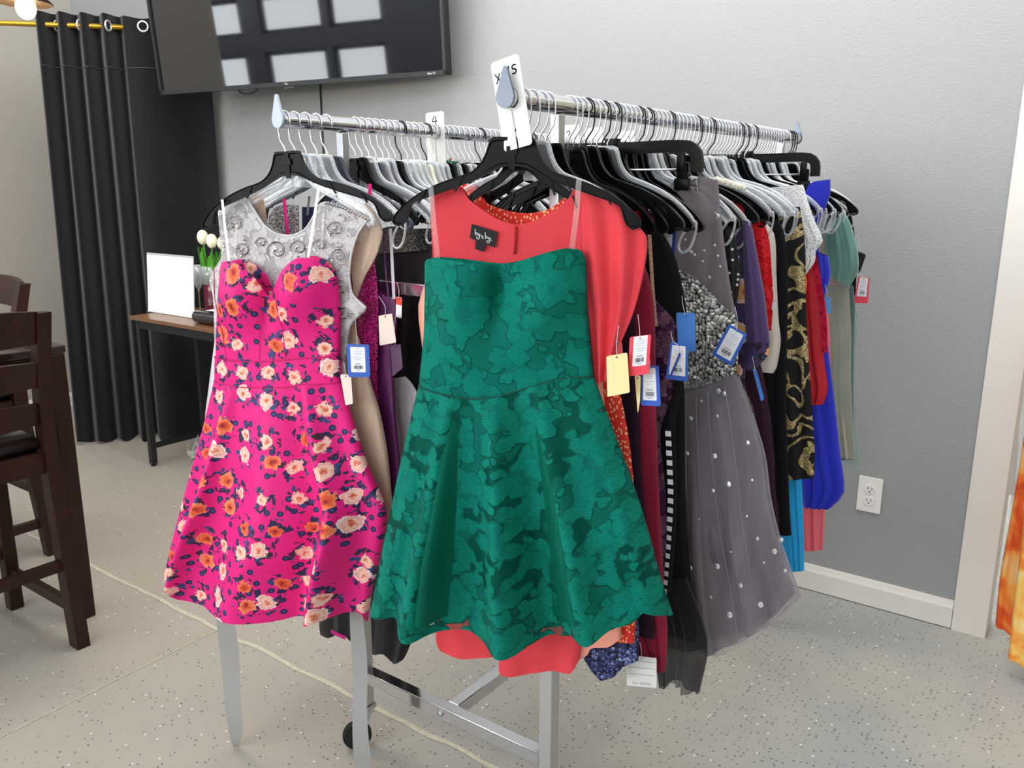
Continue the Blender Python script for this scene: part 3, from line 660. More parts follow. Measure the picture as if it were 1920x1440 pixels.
MB().box((-3.165, .72, TZ-.012), (1.25, 1.0, .024), bev=.004).build('tabletop', GL, tb)
ap = MB()
for a, b in (((-3.66, .27, TZ-.07), (-2.57, .27, TZ-.07)), ((-3.66, 1.17, TZ-.07), (-2.57, 1.17, TZ-.07)), ((-3.66, .27, TZ-.07), (-3.66, 1.17, TZ-.07)), ((-2.57, .27, TZ-.07), (-2.57, 1.17, TZ-.07))): ap.bar(a, b, .02, .09)
ap.build('apron', CW, tb)
for xx in (-3.72, -2.565):
    for yy in (.25, 1.19): MB().bar((xx, yy, 0), (xx, yy, TZ-.024), .05, bev=.004).build('leg', CW, tb)

# ------------------------------------------------------------------ the double garment rack
xl, xr, yf, yb = -1.3655, -.8307, 1.2706, 2.40
zl, zr, zc, zm = 1.4735, 1.4864, .2166, 1.145
YL0, YR0, YE = 1.108, 1.122, 2.525; RR = .0155
rk = thing('garment_rack', 'chrome double rail rolling garment rack crowded with dresses', 'garment rack', ((xl+xr)/2, (yf+yb)/2, 0))
for x, z, y0 in ((xl, zl, YL0), (xr, zr, YR0)):
    MB().tube([(x, y0+.003, z), (x, YE-.003, z)], RR, 24).build('rail', CHROME, rk, smooth=True, auto=40)
    for yy, s in ((y0, -1), (YE, 1)):
        mb = MB(); vs_ = []; K = 28; r = .0172 if x > -1 else .0158; tip = .047
        al = math.acos(r/tip)
        out = [(r*math.cos(PI/2+al+(2*PI-2*al)*k/K), r*math.sin(PI/2+al+(2*PI-2*al)*k/K)) for k in range(K+1)]+[(.0035, tip*.93), (0, tip*.97), (-.0035, tip*.93)][::1]
        out = [o for o in out if True]
        if True: out = out[:K+1]+[(.003, tip*.95), (0, tip*.985), (-.003, tip*.95)]
        N = len(out)
        for d in (-.0025, .0025): vs_ += [Vector((x+a, yy+s*.002+d, z+b)) for a, b in out]
        mb.add(vs_, [tuple(range(N)), tuple(range(2*N-1, N-1, -1))]+[(i, N+i, N+(i+1) % N, (i+1) % N) for i in range(N)])
        mb.build('end_cap', mat('grey_end_cap', (112, 120, 134), .25, .2) if x > -1 else mat('frosted_end_cap', (198, 208, 220), .3), rk)
for x, z in ((xl, zl), (xr, zr)):
    for y in (yf, yb):
        u_ = MB().box((x, y, (.12+1.16)/2), (.03, .03, 1.16-.12), bev=.002); u_.build('upright', ALU, rk)
        MB().box((x, y, (1.16+z-RR)/2), (.019, .019, z-RR-1.16), bev=.002).lathe((x, y, 1.16), [(.012, -.002), (.019, 0), (.019, .012), (.013, .014)], 16).build('rail_post', mat('post_metal', (188, 190, 192), .3, .95), rk)
for y in (yf, yb):
    MB().box(((xl+xr)/2, y, zc-.015), (xr-xl-.03, .03, .03), bev=.002).build('crossbar', CHROME, rk)
    MB().box(((xl+xr)/2, y, zm), (xr-xl-.03, .026, .026), bev=.002).build('crossbar', CHROME, rk)
    MB().lathe(((xl+xr)/2-.012, y-.016*(1 if y == yf else -1), zc-.014), [(.0075, -.001), (.0075, .003), (.005, .0055)], 16, Matrix.Rotation(PI/2 if y == yf else -PI/2, 3, 'X')).build('bolt', STEEL, rk)
MB().box(((xl+xr)/2, (yf+yb)/2, zc-.015), (.03, yb-yf-.03, .03), bev=.002).build('centre_bar', CHROME, rk)
for x in (xl, xr):
    for y in (yf, yb):
        ca = MB().box((x, y, .112), (.036, .036, .012)); ang = .9 if x == xl else -.6; dx, dy = math.cos(ang)*-.026, math.sin(ang)*-.026; M3 = Matrix.Rotation(ang, 3, 'Z')
        for s in (-1, 1): ca.box((x+dx*.7, y+dy*.7, .077), (.045, .003, .07), ax=M3) if False else ca.add([Vector((x, y, 0)) + M3 @ Vector(p) for p in ((.016, s*.015, .106), (-.02, s*.015, .106), (-.036, s*.015, .03), (-.014, s*.015, .028))], [(0, 1, 2, 3), (3, 2, 1, 0)])
        ca = ca.build('caster_fork', ALU, rk)
        M4 = M3 @ Matrix.Rotation(PI/2, 3, 'X')
        wc = Vector((x, y, .0358)) + M3 @ Vector((-.024, 0, 0))
        MB().lathe(wc, [(.028, -.011), (.034, -.010), (.0355, -.005), (.0355, .005), (.034, .010), (.028, .011)], 28, M4).build('wheel', RUBBER, ca, smooth=True, auto=40)
        MB().lathe(wc, [(.012, -.0135), (.012, .0135)], 14, M4).build('hub', STEEL, ca)

# ------------------------------------------------------------------ hangers
def mesh_of(mb, name, smooth=False, auto=None):
    me = bpy.data.meshes.new(name); me.from_pydata(mb.v, [], mb.f); me.update()
    if smooth: me.shade_smooth()
    if auto: me.set_sharp_from_angle(angle=math.radians(auto))
    return me
def hook_pts(side, drop=.0):
    R_ = .0180; p = [(-.0178, 0, -.010), (-R_, 0, -.002)]
    p += [(R_*math.cos(PI-PI*k/10), 0, R_*math.sin(PI-PI*k/10)) for k in range(1, 10)]
    p += [(R_, 0, -.002), (.0178, 0, -.022), (.0150, 0, -.036), (.004, 0, -.050), (.0005, 0, -.056), (0, 0, -.078-drop)]
    return [(side*a, b, c-.0007) for a, b, c in p]
HOOK = {s: mesh_of(MB().tube(hook_pts(s, .012), .0016, 6), 'hook', True) for s in (-1, 1)}
UPc = [(0, 0), (.033, 0), (.0385, -.008), (.044, -.026), (.054, -.045), (.070, -.060), (.095, -.069), (.123, -.079), (.150, -.092), (.175, -.108), (.197, -.128), (.209, -.143), (.209, -.154), (.200, -.159)]
LOc = [(0, -.050), (.020, -.0525), (.040, -.062), (.055, -.070), (.072, -.078), (.100, -.089), (.130, -.100), (.152, -.108), (.166, -.113), (.175, -.119), (.180, -.131), (.184, -.146), (.190, -.154), (.197, -.159)]
ZS = .9
UPc = [(a, b*ZS) for a, b in UPc]; LOc = [(a, b*ZS) for a, b in LOc]
def body_wide(t_rim=.005, t_web=.0022, sx=1.0, nk=1.0):
    nf = lambda a: a*(nk+(1-nk)*min(1, max(0, (a-.04)/.05)))
    N = 44; U = crom([(nf(a), b) for a, b in UPc], N); L = crom(LOc, N); mb = MB(); rows = []
    stat = [-i for i in range(N, 0, -1)]+list(range(0, N+1)); vv = [(0, 1), (.10, 1), (.14, 0), (.86, 0), (.90, 1), (1, 1)]
    for k in stat:
        u0, l0 = U[abs(k)], L[abs(k)]; sg_ = -1 if k < 0 else 1
        for d in (1, -1):
            for w_, rim in vv:
                x = u0[0]+(l0[0]-u0[0])*w_; z = u0[1]+(l0[1]-u0[1])*w_; end = 1 if abs(k) >= N-1 else rim
                mb.v.append(Vector((sg_*x*sx, d*(t_rim if (rim or end) else t_web), z-.066)))
    K = len(vv); S = 2*K
    for i in range(len(stat)-1):
        for j in range(K-1):
            a = i*S+j; mb.f.append([a, a+S, a+S+1, a+1]); a += K; mb.f.append([a, a+1, a+S+1, a+S])
        a = i*S; mb.f.append([a, a+K, a+S+K, a+S]); a = i*S+K-1; mb.f.append([a, a+S, a+S+K, a+K])
    # stem rib and the little lug under the neck
    mb.box((0, -t_rim*.7, -.066-.026), (.010, .004, .050)); mb.box((0, -t_rim, -.066-.020), (.018, .004, .012))
    for s in (-1, 1):
        mb.bar((s*.085*sx, -t_web-.001, -.066-.062), (s*.098*sx, -t_web-.001, -.066-.085), .003, .003); mb.bar((s*.15*sx, -t_web-.001, -.066-.085), (s*.162*sx, -t_web-.001, -.066-.105), .004, .003)
    return mb
def body_clear(sx=1.0, loops=True):
    U = [(-a*.95, b*.95) for a, b in reversed(UPc[1:-1])]+[(a*.95, b*.95) for a, b in UPc[:-1]]
    mb = MB(); N = 60
    cu = crom(U, N); mb.tube([(a*sx, 0, b-.066) for a, b in cu], .0042, 7)
    Lq = [(-.19, -.135), (-.15, -.105), (-.1, -.082), (-.05, -.062), (-.025, -.045), (0, -.04), (.025, -.045), (.05, -.062), (.1, -.082), (.15, -.105), (.19, -.135)]
    cl = crom(Lq, N); mb.tube([(a*sx, 0, b-.066) for a, b in cl], .0036, 7)
    vs_ = []
    for (a, b), (c, d) in zip(cu, cl): vs_ += [Vector((a*sx, .0008, b-.066)), Vector((c*sx, .0008, d-.066))]
    mb.add(vs_, [(2*i, 2*i+1, 2*i+3, 2*i+2) for i in range(N)])
    mb.box((0, 0, -.105), (.024, .008, .045), bev=.002)
    if loops:
        for s in (-1, 1):
            c = Vector((s*.192*sx, 0, -.066-.150)); ax_ = Matrix.Rotation(s*.38, 3, 'Y')
            mb.tube([c + ax_ @ Vector((.0115*math.cos(k*PI/10)*(1-.35*math.sin(k*PI/10)), 0, .030*math.sin(k*PI/10))) for k in range(20)], .0024, 6, closed=True)
    return mb
def body_clip():
    mb = MB(); z = -.066
    pth = [(-.175, -.045), (-.172, -.012), (-.155, 0), (-.05, 0), (.05, 0), (.155, 0), (.172, -.012), (.175, -.045)]
    cv = crom(pth, 40); vs_ = []
    for i, (a, b) in enumerate(cv):
        t_ = Vector((cv[min(i+1, 40)][0]-cv[max(i-1, 0)][0], cv[min(i+1, 40)][1]-cv[max(i-1, 0)][1])).normalized(); n_ = Vector((-t_.y, t_.x))*.011
        vs_ += [Vector((a+n_.x, -.005, b+n_.y+z)), Vector((a+n_.x, .005, b+n_.y+z)), Vector((a-n_.x, .005, b-n_.y+z)), Vector((a-n_.x, -.005, b-n_.y+z))]
    mb.add(vs_, [(i*4+k, i*4+(k+1) % 4, i*4+4+(k+1) % 4, i*4+4+k) for i in range(40) for k in range(4)]+[(3, 2, 1, 0), (160, 161, 162, 163)])
    mb.box((0, 0, z+.010), (.03, .012, .016), bev=.002); return mb
def clip_mesh():
    mb = MB().box((0, 0, -.012), (.020, .016, .030), bev=.003).box((0, -.011, .002), (.016, .006, .034), bev=.002).box((0, 0, -.036), (.030, .014, .022), bev=.003); return mb
BODY = dict(black=mesh_of(body_wide(), 'body', True, 35), slate=None, white=None, slim=mesh_of(body_wide(.004, .0022, .82), 'body', True, 35), narrow=mesh_of(body_wide(.005, .0022, 1.03, .74), 'body', True, 35), tiny=mesh_of(body_wide(.003, .002, .58), 'body', True, 35), clear=mesh_of(body_clear(), 'body', True), clearslim=mesh_of(body_clear(.86, False), 'body', True), clip=mesh_of(body_clip(), 'body', True, 35))
for k, s_, m_ in (('slate', 'black', NAVYP), ('white', 'black', mat('cream_plastic', (240, 238, 218), .4))): BODY[k] = BODY[s_].copy(); BODY[k].materials.clear(); BODY[k].materials.append(m_)
for k in ('black', 'slim', 'tiny', 'narrow', 'clip'): BODY[k].materials.append(BLACKP)
for k in ('clear', 'clearslim'): BODY[k].materials.append(CLEARP)
CLIPM = mesh_of(clip_mesh(), 'clip', True, 35); CLIPM.materials.append(BLACKP)
RODM = mesh_of(MB().tube([(-.168, 0, -.066-.040), (.168, 0, -.066-.040)], .002, 6), 'clip_rod', True); RODM.materials.append(WIRE)
HOOKM = {}
for s in (-1, 1):
    for nm, mt in (('wire', WIRE), ('dark', DARKWIRE)): HOOKM[s, nm] = HOOK[s].copy(); HOOKM[s, nm].materials.append(mt)
_hr = random.Random(77)
def hanger(rail, y, rot, kind, label, group=None, dark=False, vary=False, dz=0.0, roll=0.0):
    x, z, side = (xl, zl, -1) if rail == 'L' else (xr, zr, 1)
    h = thing('clothes_hanger', label, 'hanger', (x, y, z), group, math.radians(rot)); C_ = []
    def ch(nm, me, off=(0, 0, 0), par=h):
        o = bpy.data.objects.new(nm, me); C.objects.link(o); o.parent = par; o.location = off; return o
    hk = ch('hook', HOOKM[side, 'dark' if dark else 'wire']); hk.rotation_euler = (0, 0, -math.radians(rot)); b = ch('body', BODY[kind])
    if dz or roll: b.location.z = dz; b.rotation_euler = (0, math.radians(roll), 0)
    if vary: b.location.z = -_hr.random()*.011; b.rotation_euler = (0, _hr.uniform(-.045, .045), 0)
    if kind == 'clip':
        ch('clip_rod', RODM)
        for s in (-1, 1): ch('clip', CLIPM, (s*.15, -.004, -.066-.030))
    return h

# ------------------------------------------------------------------ garments
def pxl(pl, P, d=0.0):
    n = len(P)-1; return [pl.uz(*p, d if 0 < i < n else 0) for i, p in enumerate(P)]
def garment(name, label, rail, y, a, hemz, cat='dress', group=None):
    x = xl if rail == 'L' else xr; pl = Plane(x, y, a)
    t = thing(name, label, cat, (x, y, hemz), group); return t, pl
LOOPED = 'white_blouse orange_garment sparkle_dress navy_dress crimson_dress brocade_dress black_dress royal_blue_dress turquoise_dress pink_crepe_dress'.split()
def G(name, label, rail, y, a, R, m, T=None, L=None, B=None, cat='dress', group=None, part='body', df=.008, db=.006, amp=.004, n=5, seed=0, lw=None, **kw):
    """a hanging garment: right border (and optionally the others) read off in the photo's frame on the garment's own plane; the left border mirrors it"""
    x = xl if rail == 'L' else xr; pl = Plane(x, y, a); Rr = pxl(pl, R)
    Ll = pxl(pl, L) if L else [(-min(abs(u), lw or 9), z) for u, z in Rr]
    if L and lw is None and len(L) == 1: Ll = None
    u0, z0 = Rr[0]
    if not T and z0 > 1.2 and u0 > .08 and abs(Ll[0][0]+u0) < .01: Tt = [(-u0, z0), (-u0*.55, z0+.004), (-u0*.42, z0-.03), (0, z0-.085), (u0*.42, z0-.03), (u0*.55, z0+.004), (u0, z0)]
    else: Tt = pxl(pl, T) if T else None
    Bb = pxl(pl, B) if B else None
    if T:
        Tt[0] = Ll[0]; Tt[-1] = Rr[0]
    if Bb: Bb[0] = Ll[-1]; Bb[-1] = Rr[-1]
    hz = min(Ll[-1][1], Rr[-1][1]); t = thing(name, label, cat, (x, y, hz), group)
    if name in LOOPED:
        u1 = min(.12, Rr[0][0]*.6); zt = (zl if rail == 'L' else zr)
        MB().add([pl.w(u1-.003, Rr[0][1]-.02, .007), pl.w(u1+.003, Rr[0][1]-.02, .007), pl.w(u1*.8+.003, zt-.145, .007), pl.w(u1*.8-.003, zt-.145, .007)], [(0, 1, 2, 3)]).build('hanging_loop', m, t)
    cloth(part, pl, m, t, L=Ll, R=Rr, T=Tt, B=Bb, df=df, db=db, fold=waves(amp, n, seed or hash(name) % 97, .8) if amp else None, nq=kw.pop('nq', 26), ns=kw.pop('ns', 26), **kw)
    return t, pl
def strip(name, pl, pts, w, m, parent, d=.0, th=0, nrm_z=0):
    """a flat band following pts (photo frame) on a plane"""
    P = crom([pl.uz(px, py) for px, py in pts], 6*(len(pts)-1)); mb = MB(); vs_ = []; uvs = []; s = 0
    for i, (u, z) in enumerate(P):
        a, b = P[max(i-1, 0)], P[min(i+1, len(P)-1)]; dx, dz = b[0]-a[0], b[1]-a[1]; l = math.hypot(dx, dz) or 1; nx, nz_ = -dz/l*w/2, dx/l*w/2
        if i: s += math.dist(P[i], P[i-1])
        vs_ += [pl.w(u+nx, z+nz_, d), pl.w(u-nx, z-nz_, d)]; uvs += [(0, s), (w, s)]
    mb.add(vs_, [(2*i, 2*i+1, 2*i+3, 2*i+2) for i in range(len(P)-1)]); idx = {tuple(round(c, 6) for c in v): u for v, u in zip(mb.v, uvs)}
    return mb.build(name, m, parent, uvf=lambda v: idx.get(tuple(round(c, 6) for c in v), (0, 0)))
def seam(name, pl, pts, r, m, parent, d=0.0):
    P = crom([pl.uz(px, py) for px, py in pts], 8*(len(pts)-1)); dd = d if callable(d) else (lambda i: d)
    return MB().tube([pl.w(u, z, dd(i/(len(P)-1))) for i, (u, z) in enumerate(P)], r, 6).build(name, m, parent, smooth=True)

# --- green lace dress, front of the right rail
GREEN = lace('green_lace', (3, 108, 92), (10, 132, 112), (2, 82, 70)); GREENO = lace('green_lace_open', (3, 100, 85), (10, 134, 113), (2, 72, 62), True)
GLIN = fabric('green_lining', (2, 92, 74), .7, .1, 0)
yg, ag = 1.14, 22
gt, gp = garment('lace_dress', 'emerald green strapless lace dress with flared skirt at the front of the rack', 'R', yg, ag, .42)
def gd(s): return .035+.02*s
LT = pxl(gp, [(797, 500), (796, 560), (794, 630), (788, 690), (785, 722)]); RTt = pxl(gp, [(1099, 488), (1101, 540), (1104, 610), (1109, 660), (1113, 704)])
TT_ = pxl(gp, [(797, 500), (803, 487), (820, 482), (870, 486), (935, 494), (970, 490), (1030, 472), (1068, 465), (1090, 471), (1099, 488)])
BB_ = pxl(gp, [(785, 722), (830, 732), (890, 739), (940, 735), (1000, 718), (1060, 704), (1113, 704)])
def bust(q, s):
    cz = .14*math.exp(-((s-.42)/.34)**2)
    return .035*(math.exp(-((q-.27)/.15)**2)+math.exp(-((q-.76)/.15)**2))*math.exp(-((s-.35)/.33)**2) - .034*math.exp(-((q-.47)/.045)**2)*math.exp(-((s-.2)/.22)**2) + .003*math.sin(9*s+4*q)
cloth('bodice', gp, GREEN, gt, L=LT, R=RTt, T=TT_, B=BB_, df=.032, db=.004, fold=bust, nq=44, ns=30)
SL = pxl(gp, [(785, 722), (766, 800), (746, 890), (726, 985), (708, 1075), (694, 1150)]); SR = pxl(gp, [(1113, 704), (1150, 805), (1184, 895), (1213, 985), (1239, 1080), (1262, 1152)])
SB = pxl(gp, [(694, 1150), (738, 1168), (790, 1188), (860, 1196), (920, 1206), (980, 1214), (1040, 1208), (1070, 1196), (1130, 1184), (1190, 1172), (1205, 1160), (1262, 1152)], .062)
def gfold(q, s):
    f = 0
    for c0_, c1, w, A in ((.10, .05, .05, .030), (.22, .19, .05, .045), (.36, .36, .05, -.012), (.47, .49, .055, .045), (.60, .61, .045, -.024), (.72, .75, .05, .046), (.83, .87, .05, .012), (.92, .95, .04, .030)):
        c = c0_+(c1-c0_)*s; f += A*math.exp(-((q-c)/w)**2)
    return 1.45*f*min(1, .15+s*1.15) + .006*math.sin(30*q+2)*s
cloth('skirt_lining', gp, GLIN, gt, L=[(a+.012+.02*i/5, b) for i, (a, b) in enumerate(SL[:-1])]+[(SL[-1][0]+.04, SL[-1][1]+.03)], R=[(a-.012-.02*i/5, b) for i, (a, b) in enumerate(SR[:-1])]+[(SR[-1][0]-.045, SR[-1][1]+.03)], T=BB_, B=[(a*.9, b+.035) for a, b in SB], df=lambda s: .030+.012*s, db=.002, fold=gfold, nq=60, ns=30)
cloth('lace_skirt', gp, GREENO, gt, L=SL, R=SR, T=BB_, B=SB, df=lambda s: .036+.016*s, db=.004, fold=gfold, nq=90, ns=50)
seam('waist_seam', gp, [(787, 722), (830, 732), (890, 739), (940, 735), (1000, 718), (1060, 704), (1112, 704)], .0016, mat('green_seam', (6, 72, 60), .8), gt, lambda q: .005+.031*max(0, 1-(2*q-1)**2)**.55)
for P in ([(812, 350), (818, 420), (826, 490)], [(1088, 335), (1083, 400), (1074, 470)]): strip('strap', gp, P, .009, glassy('clear_strap', (244, 236, 236), .14, .2), gt, .012)
hanger('R', yg, ag, 'black', 'wide black plastic hanger at the front holding the green lace dress', dark=True, dz=.006)

# --- pink floral dress, front of the left rail
PINK = floral('pink_floral', (234, 30, 130), .064); PINKSEAM = mat('pink_seam', (196, 20, 100), .7)
yp, ap_ = 1.12, 18
pt_, pp_ = garment('floral_dress', 'hot pink sweetheart dress printed with roses and navy leaves', 'L', yp, ap_, .45)
T_ = [(415, 520), (420, 503), (432, 490), (455, 487), (478, 497), (497, 515), (508, 538), (514, 553), (526, 543), (543, 512), (562, 492), (582, 480), (606, 486), (624, 502), (634, 522)]
Lb = [(415, 520), (410, 570), (406, 620), (404, 668)]; Rb = [(634, 522), (639, 575), (639, 620), (639, 668)]; Bb_ = [(404, 668), (450, 672), (520, 672), (580, 668), (639, 668)]
def pbust(q, s):
    return .042*(math.exp(-((q-.24)/.15)**2)+math.exp(-((q-.77)/.15)**2))*math.exp(-((s-.30)/.34)**2) - .012*math.exp(-((q-.47)/.055)**2)*(1-s)
cloth('bodice', pp_, PINK, pt_, L=pxl(pp_, Lb), R=pxl(pp_, Rb), T=pxl(pp_, T_), B=pxl(pp_, Bb_), df=.030, db=.004, fold=pbust, nq=48, ns=30)
WL, WR = [(403, 668), (402, 690), (402, 713)], [(640, 666), (640, 690), (641, 716)]
cloth('waistband', pp_, PINK, pt_, L=pxl(pp_, WL), R=pxl(pp_, WR), T=pxl(pp_, [(403, 668), (450, 672), (520, 672), (580, 667), (640, 666)]), B=pxl(pp_, [(402, 713), (460, 719), (520, 721), (580, 716), (641, 716)]), df=.035, db=.004, nq=40, ns=6)
PL = [(402, 713), (384, 790), (362, 870), (340, 950), (320, 1030), (308, 1085)]; PR = [(641, 716), (664, 790), (690, 870), (714, 925), (726, 965), (716, 1040), (700, 1100), (690, 1165)]
PB = [(308, 1085), (322, 1098), (332, 1128), (375, 1143), (440, 1153), (500, 1166), (550, 1170), (590, 1158), (620, 1162), (655, 1172), (690, 1165)]
def pfold(q, s):
    f = 0
    for c0_, c1, w, A in ((.10, .06, .05, -.015), (.20, .15, .05, .040), (.33, .30, .06, -.006), (.50, .48, .11, .032), (.68, .70, .05, -.020), (.78, .82, .05, .046), (.90, .93, .035, -.012)):
        f += A*math.exp(-((q-(c0_+(c1-c0_)*s))/w)**2)
    return 1.35*f*min(1, .12+1.2*s)
cloth('skirt', pp_, PINK, pt_, L=pxl(pp_, PL), R=pxl(pp_, PR), T=pxl(pp_, [(402, 713), (460, 719), (520, 721), (580, 716), (641, 716)]), B=pxl(pp_, PB, .07), df=lambda s: .034+.03*s, db=.004, fold=pfold, nq=80, ns=50)
for P, dd in (([(402, 713), (460, 719), (520, 721), (580, 716), (641, 716)], .035), ([(403, 668), (450, 672), (520, 672), (580, 667), (640, 666)], .034)): seam('waist_seam', pp_, P, .0011, PINKSEAM, pt_, lambda q, dd=dd: .002+dd*max(0, 1-(2*q-1)**2)**.55)
for P in ([(425, 500), (427, 560), (440, 620), (447, 668)], [(508, 545), (509, 600), (508, 668)], [(546, 520), (540, 570), (552, 620), (556, 668)]):
    seam('dart_seam', pp_, P, .0009, PINKSEAM, pt_, .041)
WST = mat('white_strap', (238, 236, 236), .6)
for P in ([(424, 374), (431, 440), (437, 490)], [(604, 352), (594, 420), (584, 482)]): strip('strap', pp_, P, .0062, WST, pt_, .013)
strip('strap', pp_, [(450, 420), (446, 480)], .005, glassy('clear_strap', (244, 236, 236), .14, .2), pt_, .012); strip('strap', pp_, [(612, 400), (608, 480)], .005, glassy('clear_strap', (244, 236, 236), .14, .2), pt_, .012)
hanger('L', yp, ap_, 'narrow', 'wide black plastic hanger holding the pink floral dress', dz=.007, roll=-3)

# --- right rail, front to back
CORAL = fabric('coral_chiffon', (224, 68, 76), .65, .15, .06, 1200, .12, .14); CORALI = fabric('coral_inside', (247, 98, 98), .6, .2)
tt, pl = G('coral_dress', 'coral chiffon dress with draped sleeve hanging right behind the green lace dress', 'R', 1.165, 21,
  [(1112, 345), (1110, 420), (1110, 500), (1115, 600), (1122, 720)], CORAL, T=[(806, 352), (840, 344), (866, 352), (880, 372), (905, 392), (940, 413), (972, 421), (1005, 413), (1045, 392), (1068, 370), (1080, 350), (1112, 345)],
  L=[(806, 352), (808, 420), (812, 500), (806, 600), (800, 720)], part='bodice', amp=.003, n=4, seed=4, df=.007, db=.006, nq=60, ns=30)
cloth('skirt', pl, CORAL, tt, L=pxl(pl, [(800, 720), (806, 900), (815, 1100), (817, 1200)]), R=pxl(pl, [(1122, 720), (1115, 900), (1105, 1100), (1087, 1236)]), B=pxl(pl, [(817, 1200), (828, 1222), (870, 1231), (934, 1229), (939, 1257), (980, 1261), (1030, 1256), (1070, 1258), (1087, 1236)]), df=.010, db=.007, fold=waves(.007, 3, 9), nq=50, ns=30)
cloth('draped_sleeve', pl, CORAL, tt, L=pxl(pl, [(1088, 350), (1092, 480), (1104, 600), (1117, 716)]), R=pxl(pl, [(1192, 418), (1214, 447), (1206, 520), (1187, 590), (1162, 650), (1140, 712)]), T=pxl(pl, [(1088, 352), (1130, 366), (1165, 390), (1192, 418)]), df=.008, db=.002, off=.004, fold=lambda q, s: .010*math.sin(14*q-4*s)*min(1, .25+2*s)*(1-.3*s), nq=40, ns=30)
def on(pl, pts, d, mb=None): return [pl.w(*pl.uz(px, py), d) for px, py in pts]
LBL = mat('black_woven_label', (20, 20, 22), .7)
mb = MB().add(on(pl, [(889, 419), (937, 434), (932, 463), (913, 457), (911, 471), (895, 466), (896, 450), (885, 445)], .0125), [tuple(range(8))]); lb = mb.build('neck_label', LBL, tt)
def lab(x, y): return pl.w(*pl.uz(895+34*x+4*y*-.3, 427+12*x-0+22*(1-y)), .0135)
mb = MB(); S_ = [[(.05, .95), (.03, .45)], [(.04, .55), (.12, .7), (.16, .55), (.05, .45)], [(.2, .68), (.22, .5), (.28, .6)], [(.3, .68), (.24, .25), (.14, .15), (.1, .28), (.2, .36)], [(.4, .62), (.36, .5), (.46, .4), (.38, .34)], [(.46, .6), (.42, .48), (.5, .38)], [(.6, .95), (.58, .45)], [(.59, .55), (.67, .7), (.71, .55), (.6, .45)], [(.75, .68), (.77, .5), (.83, .6)], [(.86, .68), (.8, .25), (.7, .12), (.65, .25), (.78, .36)], [(.9, .5), (.96, .45)]]
ribbon_text(mb, 1, S_, .035, lab); mb.build('lettering', mat('white_thread', (235, 235, 235), .7), lb)
seam('keyhole_edge', pl, [(970, 423), (969, 450), (967, 475)], .0022, mat('dotted_gap', (178, 36, 30), .7), tt, .0105)
hanger('R', 1.165, 21, 'tiny', 'black plastic hanger directly behind the front hanger of the green dress')
ORD = dotted('orange_red_dots', (222, 48, 36), (246, 190, 130), 185, .30, .65, .7, .35)
tt, pl = G('dotted_dress', 'orange red dress with small golden dots and round neckline behind the coral dress', 'R', 1.216, 12,
  [(1105, 350), (1125, 450), (1140, 580), (1155, 700), (1172, 780), (1184, 860), (1192, 960), (1196, 1080), (1190, 1206)], ORD, T=[(845, 350), (888, 346), (900, 366), (925, 386), (955, 396), (990, 400), (1030, 392), (1058, 372), (1074, 348), (1105, 350)],
  L=[(845, 350), (842, 450), (830, 600), (820, 800), (815, 1000), (818, 1180)], amp=.003, n=4, seed=3, df=.006, db=.004, nq=56)
hanger('R', 1.216, 12, 'tiny', 'black plastic hanger inside the neckline of the orange dotted dress')
PEACH = fabric('peach_satin', (255, 164, 142), .5, .3)
tt, pl = G('peach_dress', 'pale peach dress whose wavy hem shows under the green dress', 'R', 1.19, 16, [(1105, 480), (1128, 690), (1134, 760), (1146, 900), (1158, 1060), (1166, 1196)], PEACH, L=[(800, 520), (784, 574), (790, 640), (796, 690), (788, 716), (800, 800), (860, 1000), (900, 1190)], B=[(900, 1190), (980, 1215), (1075, 1232), (1098, 1231), (1110, 1214), (1140, 1212), (1166, 1198)], df=.005, db=.004, amp=.003, n=4, seed=5)
hanger('R', 1.19, 16, 'clearslim', 'clear plastic hanger third behind the green dress hanger')
NAVY = sequin('navy_sequins', (28, 34, 84), (84, 96, 150), 150, .35, .3)
tt, pl = G('navy_sequin_dress', 'navy sequined dress with rounded hem showing below the peach hem', 'R', 1.236, 9, [(1128, 520), (1140, 700), (1160, 900), (1180, 1060), (1198, 1180), (1197, 1238)], NAVY, L=[(880, 520), (900, 700), (960, 1000), (1030, 1150), (1090, 1215)], B=[(1090, 1215), (1105, 1245), (1128, 1272), (1150, 1268), (1172, 1248), (1197, 1238)], df=.007, db=.004, amp=.003, n=3, seed=8)
hanger('R', 1.236, 9, 'slim', 'black plastic hanger fourth behind the green dress hanger')
AUB = fabric('aubergine_jersey', (40, 18, 36), .8, .15)
tt, pl = G('aubergine_dress', 'very dark aubergine dress beside the burgundy dress', 'R', 1.306, 3, [(1170, 520), (1186, 570), (1194, 650), (1198, 760), (1204, 900), (1214, 1000), (1222, 1100), (1226, 1200)], AUB, amp=.005, n=5, seed=2)
BURG = fabric('burgundy_crepe', (138, 20, 50), .7, .2, .2)
tt, pl = G('burgundy_dress', 'burgundy dress with straight hem hanging low beside the grey tulle dress', 'R', 1.332, 2, [(1190, 455), (1214, 510), (1226, 570), (1229, 640), (1231, 780), (1235, 900), (1240, 1000), (1245, 1100), (1252, 1190), (1248, 1258)], BURG, L=[(1000, 455), (1010, 600), (1020, 800), (1060, 1000), (1120, 1150), (1207, 1254)], amp=.006, n=5, seed=6)
PLACE = lace('purple_lace', (52, 22, 54), (122, 86, 104), (24, 10, 26), False, 26)
tt, pl = G('purple_lace_dress', 'dark purple lace dress with pale threads between burgundy and black dresses', 'R', 1.362, 1, [(1232, 565), (1266, 604), (1269, 660), (1260, 740), (1238, 810), (1246, 900), (1250, 1000), (1245, 1085)], PLACE, amp=.004, n=4, seed=7)
